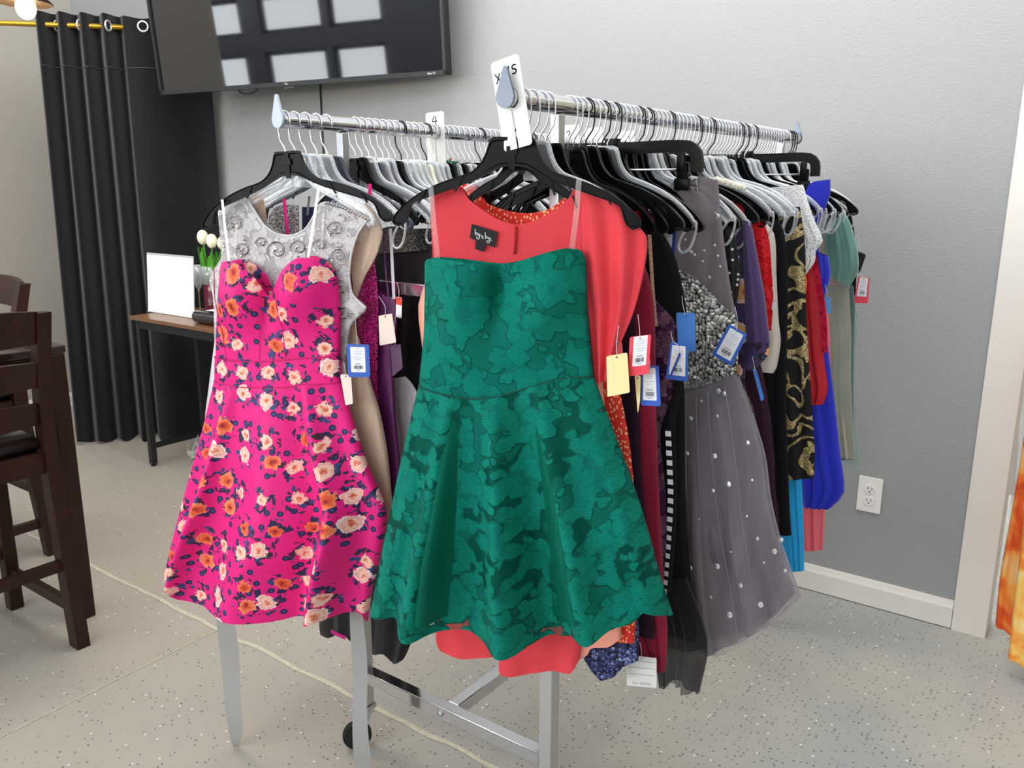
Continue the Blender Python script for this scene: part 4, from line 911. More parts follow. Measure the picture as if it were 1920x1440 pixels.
strip('trim', pl, [(1222, 410), (1226, 480), (1231, 560), (1236, 610)], .007, dotted('gold_trim', (228, 200, 170), (150, 110, 80), 300, .3), tt, .012)
BLK = fabric('black_jersey', (17, 17, 20), .8, .15); BLKS = satin('black_satin', (16, 16, 19), .4)
tt, pl = G('black_striped_dress', 'black dress edged with black and white striped piping beside the grey tulle skirt', 'R', 1.392, 0, [(1232, 420), (1262, 470), (1284, 560), (1288, 620), (1280, 720), (1267, 790), (1270, 900), (1267, 1000), (1258, 1112)], BLK, amp=.004, n=4, seed=1)
t = NT('striped_piping'); v = t.uv(); sx = t.n('ShaderNodeSeparateXYZ', {0: v}); k = t.math('GREATER_THAN', t.math('FRACT', t.math('MULTIPLY', sx.outputs[1], 54.0)), .45); STRP = t.pbr(t.mix(k, lin((18, 18, 20)), lin((240, 238, 240))), .7, 0, .2)
strip('striped_piping', pl, [(1258, 797), (1263, 926), (1259, 1004), (1250, 1112)], .0115, STRP, tt, .013)
# black tulle under the grey dress
BT = tulle('black_tulle', (14, 14, 15), .62)
tt, pl = G('black_tulle_dress', 'black tulle dress with ragged hem reaching lowest under the grey skirt', 'R', 1.424, 0, [(1262, 500), (1282, 700), (1285, 900), (1296, 1080), (1308, 1160), (1304, 1205)], BLK, lw=.2, amp=.004, n=5, seed=4, B=None)
cloth('tulle_layer', pl, BT, tt, L=pxl(pl, [(1210, 1080), (1226, 1200), (1238, 1286)]), R=pxl(pl, [(1290, 1080), (1330, 1200), (1314, 1297)]), B=pxl(pl, [(1238, 1286), (1250, 1287), (1262, 1275), (1278, 1278), (1284, 1292), (1314, 1297)]), df=.012, db=.006, off=.006, fold=waves(.012, 4, 3), nq=40)
# grey tulle dress with sequined bodice
GS = sequin('silver_sequins', (104, 103, 97), (216, 216, 208), 150, .45, .22); SHEER = tulle('grey_sheer', (140, 130, 134), .72); GT = tulle('grey_tulle', (124, 116, 122), .80)
yq = 1.575
tt, pl = garment('tulle_dress', 'grey tulle prom dress with silver sequined bodice and scattered crystals', 'R', yq, 0, .36)
mir = lambda P: [(-u, z) for u, z in P]
RS = pxl(pl, [(1346, 338), (1351, 390), (1356, 440), (1364, 500), (1372, 550), (1380, 592)]); LS = mir(RS)
TS = pxl(pl, [(1200, 400), (1262, 345), (1300, 330), (1346, 338)]); tz = TS[0][1]
TS = mir(RS[:1])+mir(list(reversed(TS[1:3])))+[(-.06, tz-.01), (0, tz-.035), (.06, tz-.01)]+TS[1:3]+RS[:1]
cloth('sheer_yoke', pl, SHEER, tt, L=LS, R=RS, T=TS, df=.014, db=.010, fold=waves(.003, 3, 2), nq=50)
SQ_R = pxl(pl, [(1378, 588), (1385, 630), (1384, 670), (1380, 702)]); SQ_T = pxl(pl, [(1264, 505), (1290, 504), (1312, 515), (1338, 540), (1360, 572), (1378, 588)]); sqt = mir(list(reversed(SQ_T)))+[(0, SQ_T[0][1]-.05)]+SQ_T; SQ_B = pxl(pl, [(1275, 728), (1310, 724), (1345, 714), (1380, 702)])
cloth('sequin_bodice', pl, GS, tt, L=mir(SQ_R), R=SQ_R, T=sqt, B=mir(list(reversed(SQ_B)))+SQ_B, df=.030, db=.014, fold=lambda q, s: .022*(math.exp(-((q-.25)/.16)**2)+math.exp(-((q-.77)/.16)**2))*math.exp(-((s-.3)/.4)**2), nq=54, ns=28)
KR = pxl(pl, [(1380, 702), (1408, 780), (1428, 850), (1438, 930), (1454, 1000), (1474, 1060), (1492, 1112)]); KL = [(max(-u*.75, -.27), z) for u, z in KR]
KB = pxl(pl, [(1262, 1165), (1290, 1188), (1330, 1202), (1385, 1190), (1440, 1160), (1492, 1112)])
kf = waves(.026, 9, 12, .8); kB = [KL[-1], (-.12, KB[1][1]-.02)]+KB
cloth('skirt_lining', pl, fabric('grey_lining', (84, 79, 84), .8), tt, L=[(u*.82, z+.01) for u, z in KL], R=[(u*.80, z+.04) for u, z in KR], df=lambda s: .012+.020*s, db=.01, fold=waves(.020, 7, 4, .7), nq=70)
cloth('tulle_skirt', pl, GT, tt, L=KL, R=KR, B=kB, T=mir(list(reversed(SQ_B)))+SQ_B, df=lambda s: .022+.05*s, db=.014, fold=kf, nq=90, ns=44)
cloth('tulle_skirt', pl, tulle('grey_tulle_outer', (150, 142, 148), .27), tt, L=[(u*1.03, z) for u, z in KL], R=[(u*1.03, z-.004) for u, z in KR], B=[(u, z-.012) for u, z in kB], df=lambda s: .028+.056*s, db=.016, fold=waves(.026, 5, 21, 1.0), nq=80, ns=40)
CRY = mat('crystal', (245, 245, 248), .08, .6, 1.0); mb = MB(); r = random.Random(9)
for px, py, s in ((1288, 850, 1), (1340, 855, 1.2), (1337, 920, .9), (1366, 908, 1.3), (1402, 830, 1), (1345, 1062, 1.2), (1295, 1065, .9), (1389, 1098, 1), (1281, 1135, 1.3), (1368, 1153, 1.4), (1426, 1134, 1.3), (1452, 1034, 1.2), (1465, 1012, 1), (1420, 1010, .8), (1472, 1070, .8), (1347, 733, 1.2), (1358, 738, 1), (1278, 750, .9), (1315, 752, .6), (1345, 780, .7), (1295, 785, 1), (1333, 1120, .6), (1311, 974, .6), (1400, 968, .6), (1370, 1035, .5), (1296, 473, .8), (1308, 425, .8), (1320, 470, .6), (1340, 460, .6), (1330, 520, .7), (1347, 405, .7), (1285, 450, .5), (1302, 478, .7), (1350, 500, .6), (1318, 490, .5), (1346, 480, .6), (1410, 900, .6), (1432, 1055, .6)):
    dd = .026 if py < 600 else .03+.098*max(0, (py-700)/460); p = pl.w(*pl.uz(px, py, dd), dd); MB().ball(p, .0042*s, 8, 4, (1, .5, 1.1)).build('crystal', CRY, tt)
mb = MB()
for k in range(46):
    px, py = 1272+r.uniform(-8, 34), 343+r.uniform(-9, 12); mb.ball(pl.w(*pl.uz(px, py, .016), .016), r.uniform(.003, .006), 7, 4)
mb.build('shoulder_beads', mat('silver_bead', (190, 188, 184), .12, .9), tt)
for P in ([(1300, 735), (1306, 850), (1312, 960), (1316, 1060)], [(1340, 730), (1352, 850), (1372, 980), (1398, 1090), (1412, 1170)], [(1372, 720), (1392, 820), (1412, 940), (1436, 1060)], [(1318, 740), (1330, 900), (1340, 1040), (1352, 1190)]):
    seam('fold_edge', pl, P, .0007, mat('tulle_fold', (138, 130, 136), .7), tt, lambda q: .034+.05*q)
seam('hem_edge', pl, [(1262, 1172), (1290, 1194), (1330, 1208), (1385, 1197), (1440, 1166), (1490, 1120)], .0012, mat('tulle_edge', (170, 162, 166), .7), tt, .03)
hanger('R', yq, 0, 'clearslim', 'clear plastic hanger inside the sheer shoulders of the grey tulle dress')

BLKCR = dotted('black_crystal', (18, 18, 22), (226, 226, 232), 62, .16, .5, 1, .55)
tt, pl = G('crystal_dress', 'black dress dotted with large crystals just right of the grey tulle dress', 'R', 1.615, 0, [(1356, 400), (1378, 440), (1388, 500), (1386, 545), (1376, 600), (1370, 700), (1370, 900)], BLKCR, amp=.003, seed=3)
mb = MB(); r = random.Random(3)
for k in range(17): p = pl.w(*pl.uz(1345+k*3.2, 337+k*.9+r.uniform(-2, 2)), .002); mb.ball(p, .0055, 8, 6)
mb.build('pearl_strap', mat('pearl', (240, 234, 212), .3), tt)
MGL = sequin('mauve_glitter', (108, 82, 88), (176, 148, 150), 420, .3, .35)
tt, pl = G('mauve_glitter_dress', 'dusty mauve glitter dress seen between the grey skirt and the aubergine dress', 'R', 1.645, 0, [(1340, 560), (1360, 640), (1384, 700), (1414, 770), (1424, 850), (1428, 920), (1432, 1000)], MGL, amp=.003, seed=9)
PF = floral('purple_floral', (74, 54, 96), .085, (226, 190, 60), (216, 150, 50), (24, 24, 30)); PP = fabric('plum_crepe', (80, 60, 104), .75, .2, .2)
tt, pl = G('plum_floral_dress', 'plum long sleeved dress with yellow flowers on cuff and front', 'R', 1.69, 0, [(1392, 415), (1402, 500), (1404, 600), (1398, 700), (1400, 800)], PF, amp=.003, seed=5, part='body')
cloth('sleeve', pl, PP, tt, L=pxl(pl, [(1398, 410), (1398, 480), (1400, 560), (1402, 640)]), R=pxl(pl, [(1412, 415), (1424, 480), (1438, 560), (1447, 640)]), df=.016, db=.004, off=.010, fold=waves(.003, 2, 3, .3), nq=20)
cloth('floral_cuff', pl, PF, tt, L=pxl(pl, [(1402, 638), (1398, 670), (1394, 686)]), R=pxl(pl, [(1447, 640), (1444, 664), (1418, 692)]), df=.016, db=.004, off=.0105, nq=20, ns=12)
tt, pl = G('dark_aubergine_dress', 'long dark aubergine dress between the mauve glitter and black dresses', 'R', 1.722, 0, [(1395, 600), (1428, 690), (1444, 780), (1452, 860), (1454, 920), (1460, 960), (1462, 1008)], fabric('aubergine_two', (52, 24, 44), .8), amp=.004, seed=6)
RL = lace('red_lace', (214, 22, 34), (240, 54, 62), (150, 12, 22), False, 34)
tt, pl = G('red_lace_dress', 'bright red lace dress with narrow sleeve between plum and cream garments', 'R', 1.752, 0, [(1395, 378), (1425, 400), (1442, 450), (1447, 510), (1450, 560), (1446, 620)], RL, amp=.003, seed=8)
tt, pl = G('cream_dress', 'narrow cream sleeve of a garment beside the red lace dress', 'R', 1.785, 0, [(1430, 410), (1452, 440), (1456, 520), (1460, 600), (1464, 640), (1456, 690), (1450, 700)], fabric('cream_crepe', (226, 216, 204), .75), amp=.003, seed=9)
tt, pl = G('black_dress', 'long plain black dress ending beside the turquoise hem', 'R', 1.83, 0, [(1440, 395), (1466, 420), (1477, 500), (1476, 640), (1474, 760), (1478, 880), (1481, 960), (1484, 1004)], BLK, L=[(1330, 395), (1330, 600), (1340, 800), (1360, 1000)], amp=.004, seed=10)
BRO = brocade('gold_brocade')
tt, pl = G('brocade_dress', 'black dress with swirling gold brocade pattern', 'R', 1.94, 0, [(1500, 388), (1509, 450), (1511, 560), (1516, 660), (1522, 760), (1528, 850), (1526, 896)], BRO, L=[(1380, 388), (1390, 600), (1400, 800), (1420, 902)], amp=.006, n=3, seed=3, df=.010)
tt, pl = G('turquoise_dress', 'turquoise garment showing only its straight hem under the gold brocade dress', 'R', 1.965, 0, [(1480, 600), (1496, 800), (1503, 900), (1507, 1000), (1508, 1070)], fabric('turquoise_crepe', (40, 166, 230), .7), L=[(1410, 600), (1430, 800), (1450, 950), (1470, 1070)], amp=.003, seed=2)
WD = dotted('white_dotted', (244, 243, 242), (120, 120, 130), 200, .2, .7)
tt, pl = G('white_blouse', 'white cap sleeve with tiny dark dots over the blue and red dresses', 'R', 2.0, 0, [(1506, 346), (1516, 380), (1528, 415), (1543, 452), (1530, 470), (1528, 490), (1510, 516)], WD, L=[(1440, 352), (1455, 400), (1480, 460), (1500, 518)], amp=.003, seed=2, cat='blouse')
tt, pl = G('orange_garment', 'sliver of a plain orange garment below the white dotted sleeve', 'R', 2.02, 0, [(1508, 505), (1513, 530), (1510, 556)], fabric('orange_crepe', (240, 118, 40), .7), L=[(1440, 505), (1450, 530), (1460, 556)], amp=0, cat='top')
CRIM = fabric('crimson_satin', (190, 26, 40), .5, .3); CRL = lace('crimson_lace', (176, 16, 50), (206, 40, 74), (120, 8, 30), False, 40)
tt, pl = G('crimson_dress', 'crimson dress with lace trimmed edge in front of the royal blue dress', 'R', 2.06, 0, [(1518, 440), (1534, 520), (1540, 600), (1546, 680), (1552, 730), (1544, 758)], CRIM, L=[(1450, 440), (1460, 560), (1470, 660), (1490, 760)], amp=.006, n=4, seed=2)
strip('lace_edge', pl, [(1522, 450), (1536, 520), (1546, 590), (1549, 660)], .014, CRL, tt, .011)
BLUE = fabric('royal_blue_crepe', (36, 46, 186), .7, .25, .2)
tt, pl = G('royal_blue_dress', 'royal blue dress with draped shoulder and pointed hem near the wall', 'R', 2.13, 0, [(1557, 336), (1557, 368), (1546, 395), (1534, 420), (1531, 445), (1538, 480), (1544, 540), (1552, 640), (1566, 760), (1576, 850), (1583, 926), (1556, 954)], BLUE, L=[(1420, 372), (1420, 395), (1425, 420), (1430, 445), (1440, 480), (1450, 520), (1455, 560), (1462, 640), (1470, 720), (1490, 850), (1506, 950)], T=[(1420, 372), (1470, 354), (1500, 392), (1520, 345), (1557, 336)], amp=.008, n=4, seed=5, df=.012)
cloth('ruffle_sleeve', pl, BLUE, tt, L=pxl(pl, [(1528, 468), (1530, 500), (1532, 540)]), R=pxl(pl, [(1556, 480), (1560, 515), (1549, 556)]), df=.014, db=.003, off=.012, fold=waves(.006, 2, 3, .2), nq=20, ns=16)
tt, pl = G('pink_crepe_dress', 'rose pink garment whose hem shows below the blue dress', 'R', 2.17, 0, [(1552, 560), (1556, 640), (1558, 740), (1552, 860), (1547, 960), (1543, 1030)], fabric('rose_crepe', (240, 112, 122), .7), L=[(1480, 560), (1485, 700), (1495, 900), (1507, 1033)], amp=.006, n=3, seed=7)
SAGE = tulle('sage_chiffon', (104, 148, 138), .78); SAGEO = fabric('greige_lining', (178, 168, 152), .75)
tt, pl = garment('sage_chiffon_dress', 'sage green chiffon dress with puffed sleeve over beige, last before the wall', 'R', 2.38, 0, .62)
cloth('skirt_lining', pl, SAGEO, tt, L=pxl(pl, [(1500, 535), (1510, 650), (1520, 760), (1530, 845)]), R=pxl(pl, [(1592, 540), (1596, 620), (1596, 720), (1600, 800), (1606, 862)]), df=.012, db=.008, fold=waves(.009, 5, 3), nq=40)
cloth('chiffon_skirt', pl, SAGE, tt, L=pxl(pl, [(1500, 530), (1512, 650), (1522, 760), (1532, 850)]), R=pxl(pl, [(1600, 535), (1606, 600), (1602, 700), (1607, 800), (1613, 880)]), df=.018, db=.012, fold=waves(.010, 4, 5), nq=40) if False else cloth('chiffon_skirt', pl, tulle('sage_chiffon_thin', (128, 168, 160), .24), tt, L=pxl(pl, [(1500, 530), (1512, 650), (1522, 760), (1532, 850)]), R=pxl(pl, [(1600, 535), (1606, 600), (1602, 700), (1607, 800), (1613, 880)]), df=.018, db=.012, fold=waves(.010, 4, 5), nq=40)
cloth('puffed_sleeve', pl, SAGE, tt, L=pxl(pl, [(1546, 392), (1548, 440), (1554, 490), (1560, 516)]), R=pxl(pl, [(1578, 384), (1598, 420), (1611, 470), (1612, 505), (1598, 534)]), B=pxl(pl, [(1560, 516), (1576, 522), (1590, 532), (1598, 534)]), df=.026, db=.006, off=.014, fold=waves(.005, 3, 6, .3), nq=30)
strip('hanging_loop', pl, [(1512, 320), (1520, 410)], .006, SAGEO, tt, .012)
cloth('bodice', pl, SAGEO, tt, L=pxl(pl, [(1490, 400), (1495, 470), (1500, 535)]), R=pxl(pl, [(1570, 395), (1582, 460), (1594, 540)]), df=.010, db=.006, nq=24)
tt, pl = G('black_evening_dress', 'black dress against the wall behind the sage chiffon sleeve', 'R', 2.455, 0, [(1585, 370), (1600, 420), (1606, 500), (1602, 600), (1600, 780), (1603, 862)], BLK, L=[(1480, 370), (1490, 600), (1500, 860)], amp=.003, seed=3)

# --- left rail, front to back
SIL = lace('silver_lace', (190, 184, 184), (232, 230, 230), (160, 154, 156), False, 26, .5); SHS = glassy('silver_mesh', (224, 218, 220), .52, .25)
tt, pl = garment('silver_lace_dress', 'silver beaded lace dress with satin sashes behind the pink floral dress', 'L', 1.145, 15, .40)
SLp, SRp = [(408, 394), (412, 440), (414, 482), (392, 524), (399, 556), (402, 640)], [(690, 412), (672, 440), (660, 480), (657, 520), (663, 552), (688, 578), (660, 610), (648, 680)]
cloth('lace_bodice', pl, SIL, tt, L=pxl(pl, SLp), R=pxl(pl, SRp), T=pxl(pl, [(408, 394), (440, 378), (468, 370), (480, 390), (500, 420), (525, 438), (550, 440), (575, 430), (592, 405), (600, 384), (612, 378), (650, 388), (690, 412)]), df=.009, db=.006, fold=waves(.002, 3, 5, .2), nq=56, ns=34)
BEAD = mat('silver_bead', (190, 188, 184), .12, .9); mb = MB(); r = random.Random(21)
for k in range(80):
    side = r.random()
    px, py = (r.uniform(612, 655), r.uniform(392, 520)) if side < .5 else ((r.uniform(418, 470), r.uniform(395, 490)) if side < .8 else (r.uniform(480, 580), r.uniform(448, 500)))
    mb.ball(pl.w(*pl.uz(px, py, .012), .012), r.uniform(.0012, .0028), 6, 4)
for k in range(15): px = 612+k*5.2; mb.ball(pl.w(*pl.uz(px, 380+(k/15)**1.3*32, .010), .010), .0032, 6, 4)
tag(mb.build('beading', BEAD, tt), kind='stuff')
for cx_, cy_, rr in ((440, 420, 20), (455, 470, 17), (520, 470, 22), (560, 465, 18), (630, 430, 18), (636, 480, 16), (640, 540, 18), (645, 590, 16), (600, 460, 14), (490, 455, 12)):
    MB().tube([pl.w(*pl.uz(cx_+rr*(1-k/22)*math.cos(-4+k*.45)-(rr*.9 if k > 11 else 0)*0, cy_+rr*(1-k/22)*math.sin(-4+k*.45), .0105), .0105) for k in range(20)], .0014, 5).build('beaded_scroll', BEAD, tt)
seam('neck_binding', pl, [(468, 372), (480, 392), (500, 422), (525, 439), (550, 441), (575, 431), (592, 406), (600, 385)], .0022, mat('silver_binding', (214, 210, 210), .5), tt, .008)
seam('arm_binding', pl, [(690, 412), (672, 440), (660, 480), (657, 520), (663, 552), (688, 578)], .0024, mat('silver_binding', (214, 210, 210), .5), tt, .004)
cloth('skirt', pl, fabric('pale_silver_satin', (216, 214, 216), .5, .3), tt, L=pxl(pl, [(402, 640), (390, 735), (384, 790), (392, 880), (400, 1000), (405, 1100)]), R=pxl(pl, [(648, 680), (655, 760), (665, 900), (672, 1040), (676, 1120)]), df=.006, db=.002, fold=waves(.003, 4, 2), nq=30)
SASH = satin('silver_sash', (158, 157, 154), .5)
def sash(P, n_):
    mb = MB(); vs_ = []
    for i, (a, b) in enumerate(zip(crom([pl.uz(*p) for p in P[0]], n_), crom([pl.uz(*p) for p in P[1]], n_))):
        vs_ += [pl.w(a[0], a[1], .002+.004*math.sin(i*.4)), pl.w(b[0], b[1], .002+.006*math.sin(i*.4+1))]
    mb.add(vs_, [(2*i, 2*i+1, 2*i+3, 2*i+2) for i in range(n_)]); mb.build('sash', SASH, tt, smooth=True)
sash(([(408, 1100), (409, 1160), (414, 1250), (425, 1330), (434, 1380), (442, 1411)], [(438, 1100), (441, 1160), (449, 1260), (457, 1330), (458, 1365), (443, 1412)]), 24)
sash(([(657, 1100), (659, 1180), (661, 1300), (664, 1390), (668, 1452)], [(682, 1100), (684, 1180), (689, 1290), (694, 1380), (697, 1452)]), 24)
hanger('L', 1.145, 15, 'clearslim', 'clear plastic hanger tucked behind the hanger of the pink floral dress')
NUDE = sequin('nude_glitter', (196, 166, 138), (214, 188, 162), 520, .05, .5, (190, 160, 134)); NSH = tulle('nude_mesh', (226, 196, 170), .6, 260)
tt, pl = G('nude_glitter_dress', 'nude tulle dress with sparkles and sheer cap sleeve beside the hot pink dress', 'L', 1.172, 14, [(658, 560), (672, 640), (690, 712), (708, 770), (722, 850), (734, 930), (738, 1000)], fabric('nude_crepe', (204, 176, 150), .7), L=[(440, 560), (430, 640), (425, 760), (420, 900), (425, 1000)], amp=.003, n=5, seed=4, part='skirt', df=.004, db=.004)
cloth('sparkle_overlay', pl, NSH, tt, L=pxl(pl, [(440, 600), (428, 760), (424, 1000)]), R=pxl(pl, [(672, 630), (694, 712), (712, 770), (727, 850), (740, 1000)]), df=.007, db=.005, fold=waves(.003, 4, 7), nq=30)
cloth('cap_sleeve', pl, NSH, tt, L=pxl(pl, [(640, 380), (650, 440), (660, 520), (664, 560)]), R=pxl(pl, [(692, 382), (706, 405), (718, 434), (706, 480), (684, 520), (668, 562)]), df=.005, db=.004, fold=waves(.002, 2, 5, .2), nq=24)
strip('strap', pl, [(485, 366), (492, 400), (496, 440)], .026, fabric('nude_crepe', (204, 176, 150), .7), tt, .004)
hanger('L', 1.172, 14, 'clearslim', 'clear plastic hanger of the nude sparkle dress on the left rail')
HP = sequin('hot_pink_sequins', (196, 8, 110), (236, 40, 150), 330, .25, .3)
tt, pl = G('pink_sequin_dress', 'narrow strip of hot pink sequined dress beside the nude sparkle dress', 'L', 1.2, 11, [(694, 452), (704, 500), (709, 560), (709, 640), (708, 720), (714, 800), (722, 880), (730, 960)], HP, L=[(600, 452), (580, 560), (560, 700), (560, 950)], amp=.003, n=4, seed=3)
strip('strap', pl, [(536, 372), (539, 400), (544, 450)], .009, mat('magenta_strap', (226, 20, 130), .6), tt, .006); strip('strap', pl, [(697, 345), (696, 380), (695, 460)], .008, mat('magenta_strap', (226, 20, 130), .6), tt, .006)
hanger('L', 1.2, 11, 'clear', 'clear plastic hanger of the hot pink sequined dress on the left rail')
PUR = satin('purple_satin', (92, 28, 84), .38)
tt, pl = G('purple_satin_dress', 'deep purple satin dress with strapless neckline on the left rail', 'L', 1.227, 7, [(745, 556), (746, 600), (738, 680), (742, 780), (750, 860), (757, 940), (760, 1000)], PUR, T=[(640, 520), (700, 510), (712, 540), (728, 556), (745, 556)], L=[(640, 520), (630, 700), (620, 950)], amp=.006, n=3, seed=3)
strip('strap', pl, [(735, 428), (738, 480), (742, 560)], .0075, mat('lilac_strap', (208, 196, 208), .6), tt, .006); strip('strap', pl, [(722, 428), (726, 500), (732, 560)], .004, mat('plum_strap', (92, 46, 92), .6), tt, .006)
hanger('L', 1.227, 7, 'slate', 'slate grey plastic hanger of the purple satin dress on the left rail')
tt, pl = G('black_satin_dress', 'black dress with sequined shoulders behind the chrome crossbar', 'L', 1.335, 0, [(810, 432), (818, 470), (822, 560), (815, 700), (812, 900), (814, 1000)], BLKS, T=[(700, 446), (740, 424), (775, 446), (810, 432)], L=[(680, 446), (660, 600), (650, 800), (650, 1000)], amp=.006, n=4, seed=3)
cloth('sequin_shoulder', pl, sequin('black_sequins', (24, 24, 26), (92, 92, 98), 420, .5, .3), tt, L=pxl(pl, [(715, 430), (712, 450), (708, 476)]), R=pxl(pl, [(812, 428), (816, 446), (818, 468)]), df=.012, db=.002, off=.004, nq=16, ns=10)
tt, pl = G('white_tulle_dress', 'white tulle skirt puffing out between purple satin and green lace', 'L', 1.245, 3, [(752, 706), (768, 718), (784, 745), (798, 800), (806, 880), (800, 960)], tulle('white_tulle', (214, 212, 214), .9), L=[(690, 715), (670, 800), (660, 960)], amp=.012, n=4, seed=3, df=.02) if False else G('white_tulle_dress', 'white tulle skirt puffing out between purple satin and green lace', 'L', 1.306, 0, [(760, 706), (772, 718), (786, 745), (800, 800), (810, 880), (806, 960)], tulle('white_tulle', (214, 212, 214), .9), L=[(700, 715), (680, 800), (670, 960)], amp=.012, n=4, seed=3, df=.008, db=.006)
BCH = tulle('black_chiffon', (13, 13, 15), .93)
tt, pl = G('black_chiffon_dress', 'black chiffon skirt with scalloped hem hanging below the pink floral dress', 'L', 1.405, 0, [(785, 700), (792, 900), (790, 1080), (776, 1190), (764, 1222)], BCH, L=[(600, 700), (590, 900), (592, 1080), (598, 1168)], B=[(598, 1168), (604, 1188), (620, 1195), (640, 1186), (655, 1198), (680, 1212), (700, 1226), (725, 1224), (733, 1241), (752, 1240), (764, 1222)], amp=.008, n=5, seed=6)
strip('lining_edge', pl, [(628, 1180), (645, 1188), (655, 1192)], .012, mat('magenta_lining', (190, 20, 120), .6), tt, .014)
tt, pl = G('navy_dress', 'navy blue dress glimpsed through the neckline of the silver lace dress', 'L', 1.241, 4, [(620, 388), (626, 440), (640, 560), (650, 800)], fabric('navy_satin', (28, 32, 78), .5), T=[(566, 388), (590, 388), (620, 388)], L=[(566, 388), (566, 440), (560, 560), (560, 800)], amp=.002, seed=2, df=.004, db=.003)
tt, pl = G('sparkle_dress', 'silver sparkling dress glimpsed through the neckline of the silver lace dress', 'L', 1.2135, 10, [(560, 385), (562, 440), (570, 520), (575, 700)], sequin('pale_sparkle', (150, 142, 140), (222, 218, 214), 300, .3, .3), T=[(500, 420), (515, 392), (535, 384), (560, 385)], L=[(500, 420), (498, 460), (495, 560), (495, 700)], amp=.001, seed=2, df=.004, db=.003)
tt, pl = G('beaded_dress', 'white bodice beaded with red roses and green leaves beside the cream hanger', 'L', 1.63, 0, [(846, 296), (858, 306), (866, 330), (872, 420)], dotted('rose_beads', (226, 226, 222), (170, 24, 44), 95, .34, .35, 1, .35), L=[(806, 318), (804, 340), (800, 380), (800, 420)], T=[(806, 318), (815, 300), (832, 292), (846, 296)], amp=.004, seed=3, df=.02)
mb = MB(); r = random.Random(2)
for k in range(70): mb.ball(pl.w(*pl.uz(r.uniform(808, 858), r.uniform(300, 326), .024), .024), .0028, 6, 4)
mb.build('green_beads', mat('emerald_bead', (24, 120, 84), .2), tt)

# --- the many other hangers on both rails
for k, (rail, y0, y1, st) in enumerate((('R', 1.306, 2.50, .0192), ('L', 1.306, 2.50, .0205))):
    r = random.Random(40+k); y = y0; i = 0; side = 'right' if rail == 'R' else 'left'
    while y < y1:
        if not (rail == 'R' and abs(y-yq) < .012) and abs(y-yb) > .022:
            rot = 2.2*math.sin(y*7+k)+1.4*math.sin(y*19); u = r.random()
            kind = ('black' if u < .22 else 'slim' if u < .5 else 'clear') if rail == 'R' else ('black' if u < .3 else 'slim' if u < .42 else 'clear')
            lab, grp = None, None
            if rail == 'R' and 1.445 < y < 1.575: kind = 'tiny'
            if rail == 'R' and abs(y-1.46) < .0097: kind, lab = 'clip', 'black skirt hanger with clips beside the grey tulle shoulder'
            elif rail == 'R' and abs(y-2.15) < .0097: kind, lab = 'clip', 'black skirt hanger with clips near the wall end of the rack'
            elif rail == 'L' and abs(y-1.52) < .0103: kind, lab = 'white', 'cream plastic hanger beside the size four divider'
            elif rail == 'L' and abs(y-1.34) < .0103: kind, lab = 'slate', 'slate grey plastic hanger beside the rack post on the left rail'
            if not lab:
                kn = {'black': 'wide black', 'slim': 'short black', 'tiny': 'short black', 'clear': 'clear'}[kind]; grp = '%s plastic hangers along the %s rail' % (kn, side); lab = '%s plastic hanger with wire hook packed among others along the %s rail' % (kn, side)
            hanger(rail, y, rot if kind != 'clip' else 0, kind, lab, grp, r.random() < .12, kind not in ('clip',))
        y += st*r.uniform(.92, 1.08); i += 1

# ------------------------------------------------------------------ size dividers on the rails
def divider(rail, y, tilt, strokes, label, w=.054, up=.052, dn=.080, sw=.0035):
    x, z = (xl, zl) if rail == 'L' else (xr, zr); t = thing('size_divider', label, 'size divider', (x, y, z)); c, s = math.cos(tilt), math.sin(tilt)
    h = w/2; rc = .006; out = []
    def corner(cx_, cz_, a0): return [(cx_+rc*math.cos(a0+k*PI/8), cz_+rc*math.sin(a0+k*PI/8)) for k in range(5)]
    out += corner(h-rc, up-rc, 0)+corner(-h+rc, up-rc, PI/2)+corner(-h+rc, -dn+rc, PI)
    g = .0018; R_ = .0168; a0 = math.asin(g/R_)
    out += [(-g, -dn)]+[(R_*math.cos(-PI/2-a0-(2*PI-2*a0)*k/24), R_*math.sin(-PI/2-a0-(2*PI-2*a0)*k/24)) for k in range(25)]+[(g, -dn)]
    out += corner(h-rc, -dn+rc, 1.5*PI)
    def P(a, b, d): return Vector((x+c*a-s*b, y-d, z+s*a+c*b-.001))
    N = len(out); mb = MB(); mb.add([P(a, b, .0009) for a, b in out]+[P(a, b, -.0009) for a, b in out], [tuple(range(N)), tuple(range(2*N-1, N-1, -1))]+[(i, N+i, N+(i+1) % N, (i+1) % N) for i in range(N)])
    mb.build('plate', WHITEP, t)
    if strokes:
        mb = MB(); ribbon_text(mb, 1, strokes, sw, lambda a, b: P(a, b, .0013)); mb.build('lettering', mat('marker_ink', (24, 24, 26), .6), t)
def sc(st, ox, oz, k): return [[(ox+a*k, oz+b*k) for a, b in q] for q in st]
LX = [[(0, 1), (.7, 0)], [(.65, 1), (.05, 0)]]; LS_ = [[(.7, .9), (.45, 1), (.15, .85), (.2, .6), (.5, .5), (.68, .3), (.5, .05), (.1, .05)]]; SLH = [[(.55, 1.25), (.25, -.1)]]
divider('R', 1.1335, .20, sc(LX, -.022, .028, .014)+sc(LS_, -.0105, .031, .013)+sc(SLH, -.0005, .032, .013)+sc(LS_, .0105, .034, .0135), 'white size divider lettered XS/S at the front end of the right rail', .056, .062, .078, .0021)
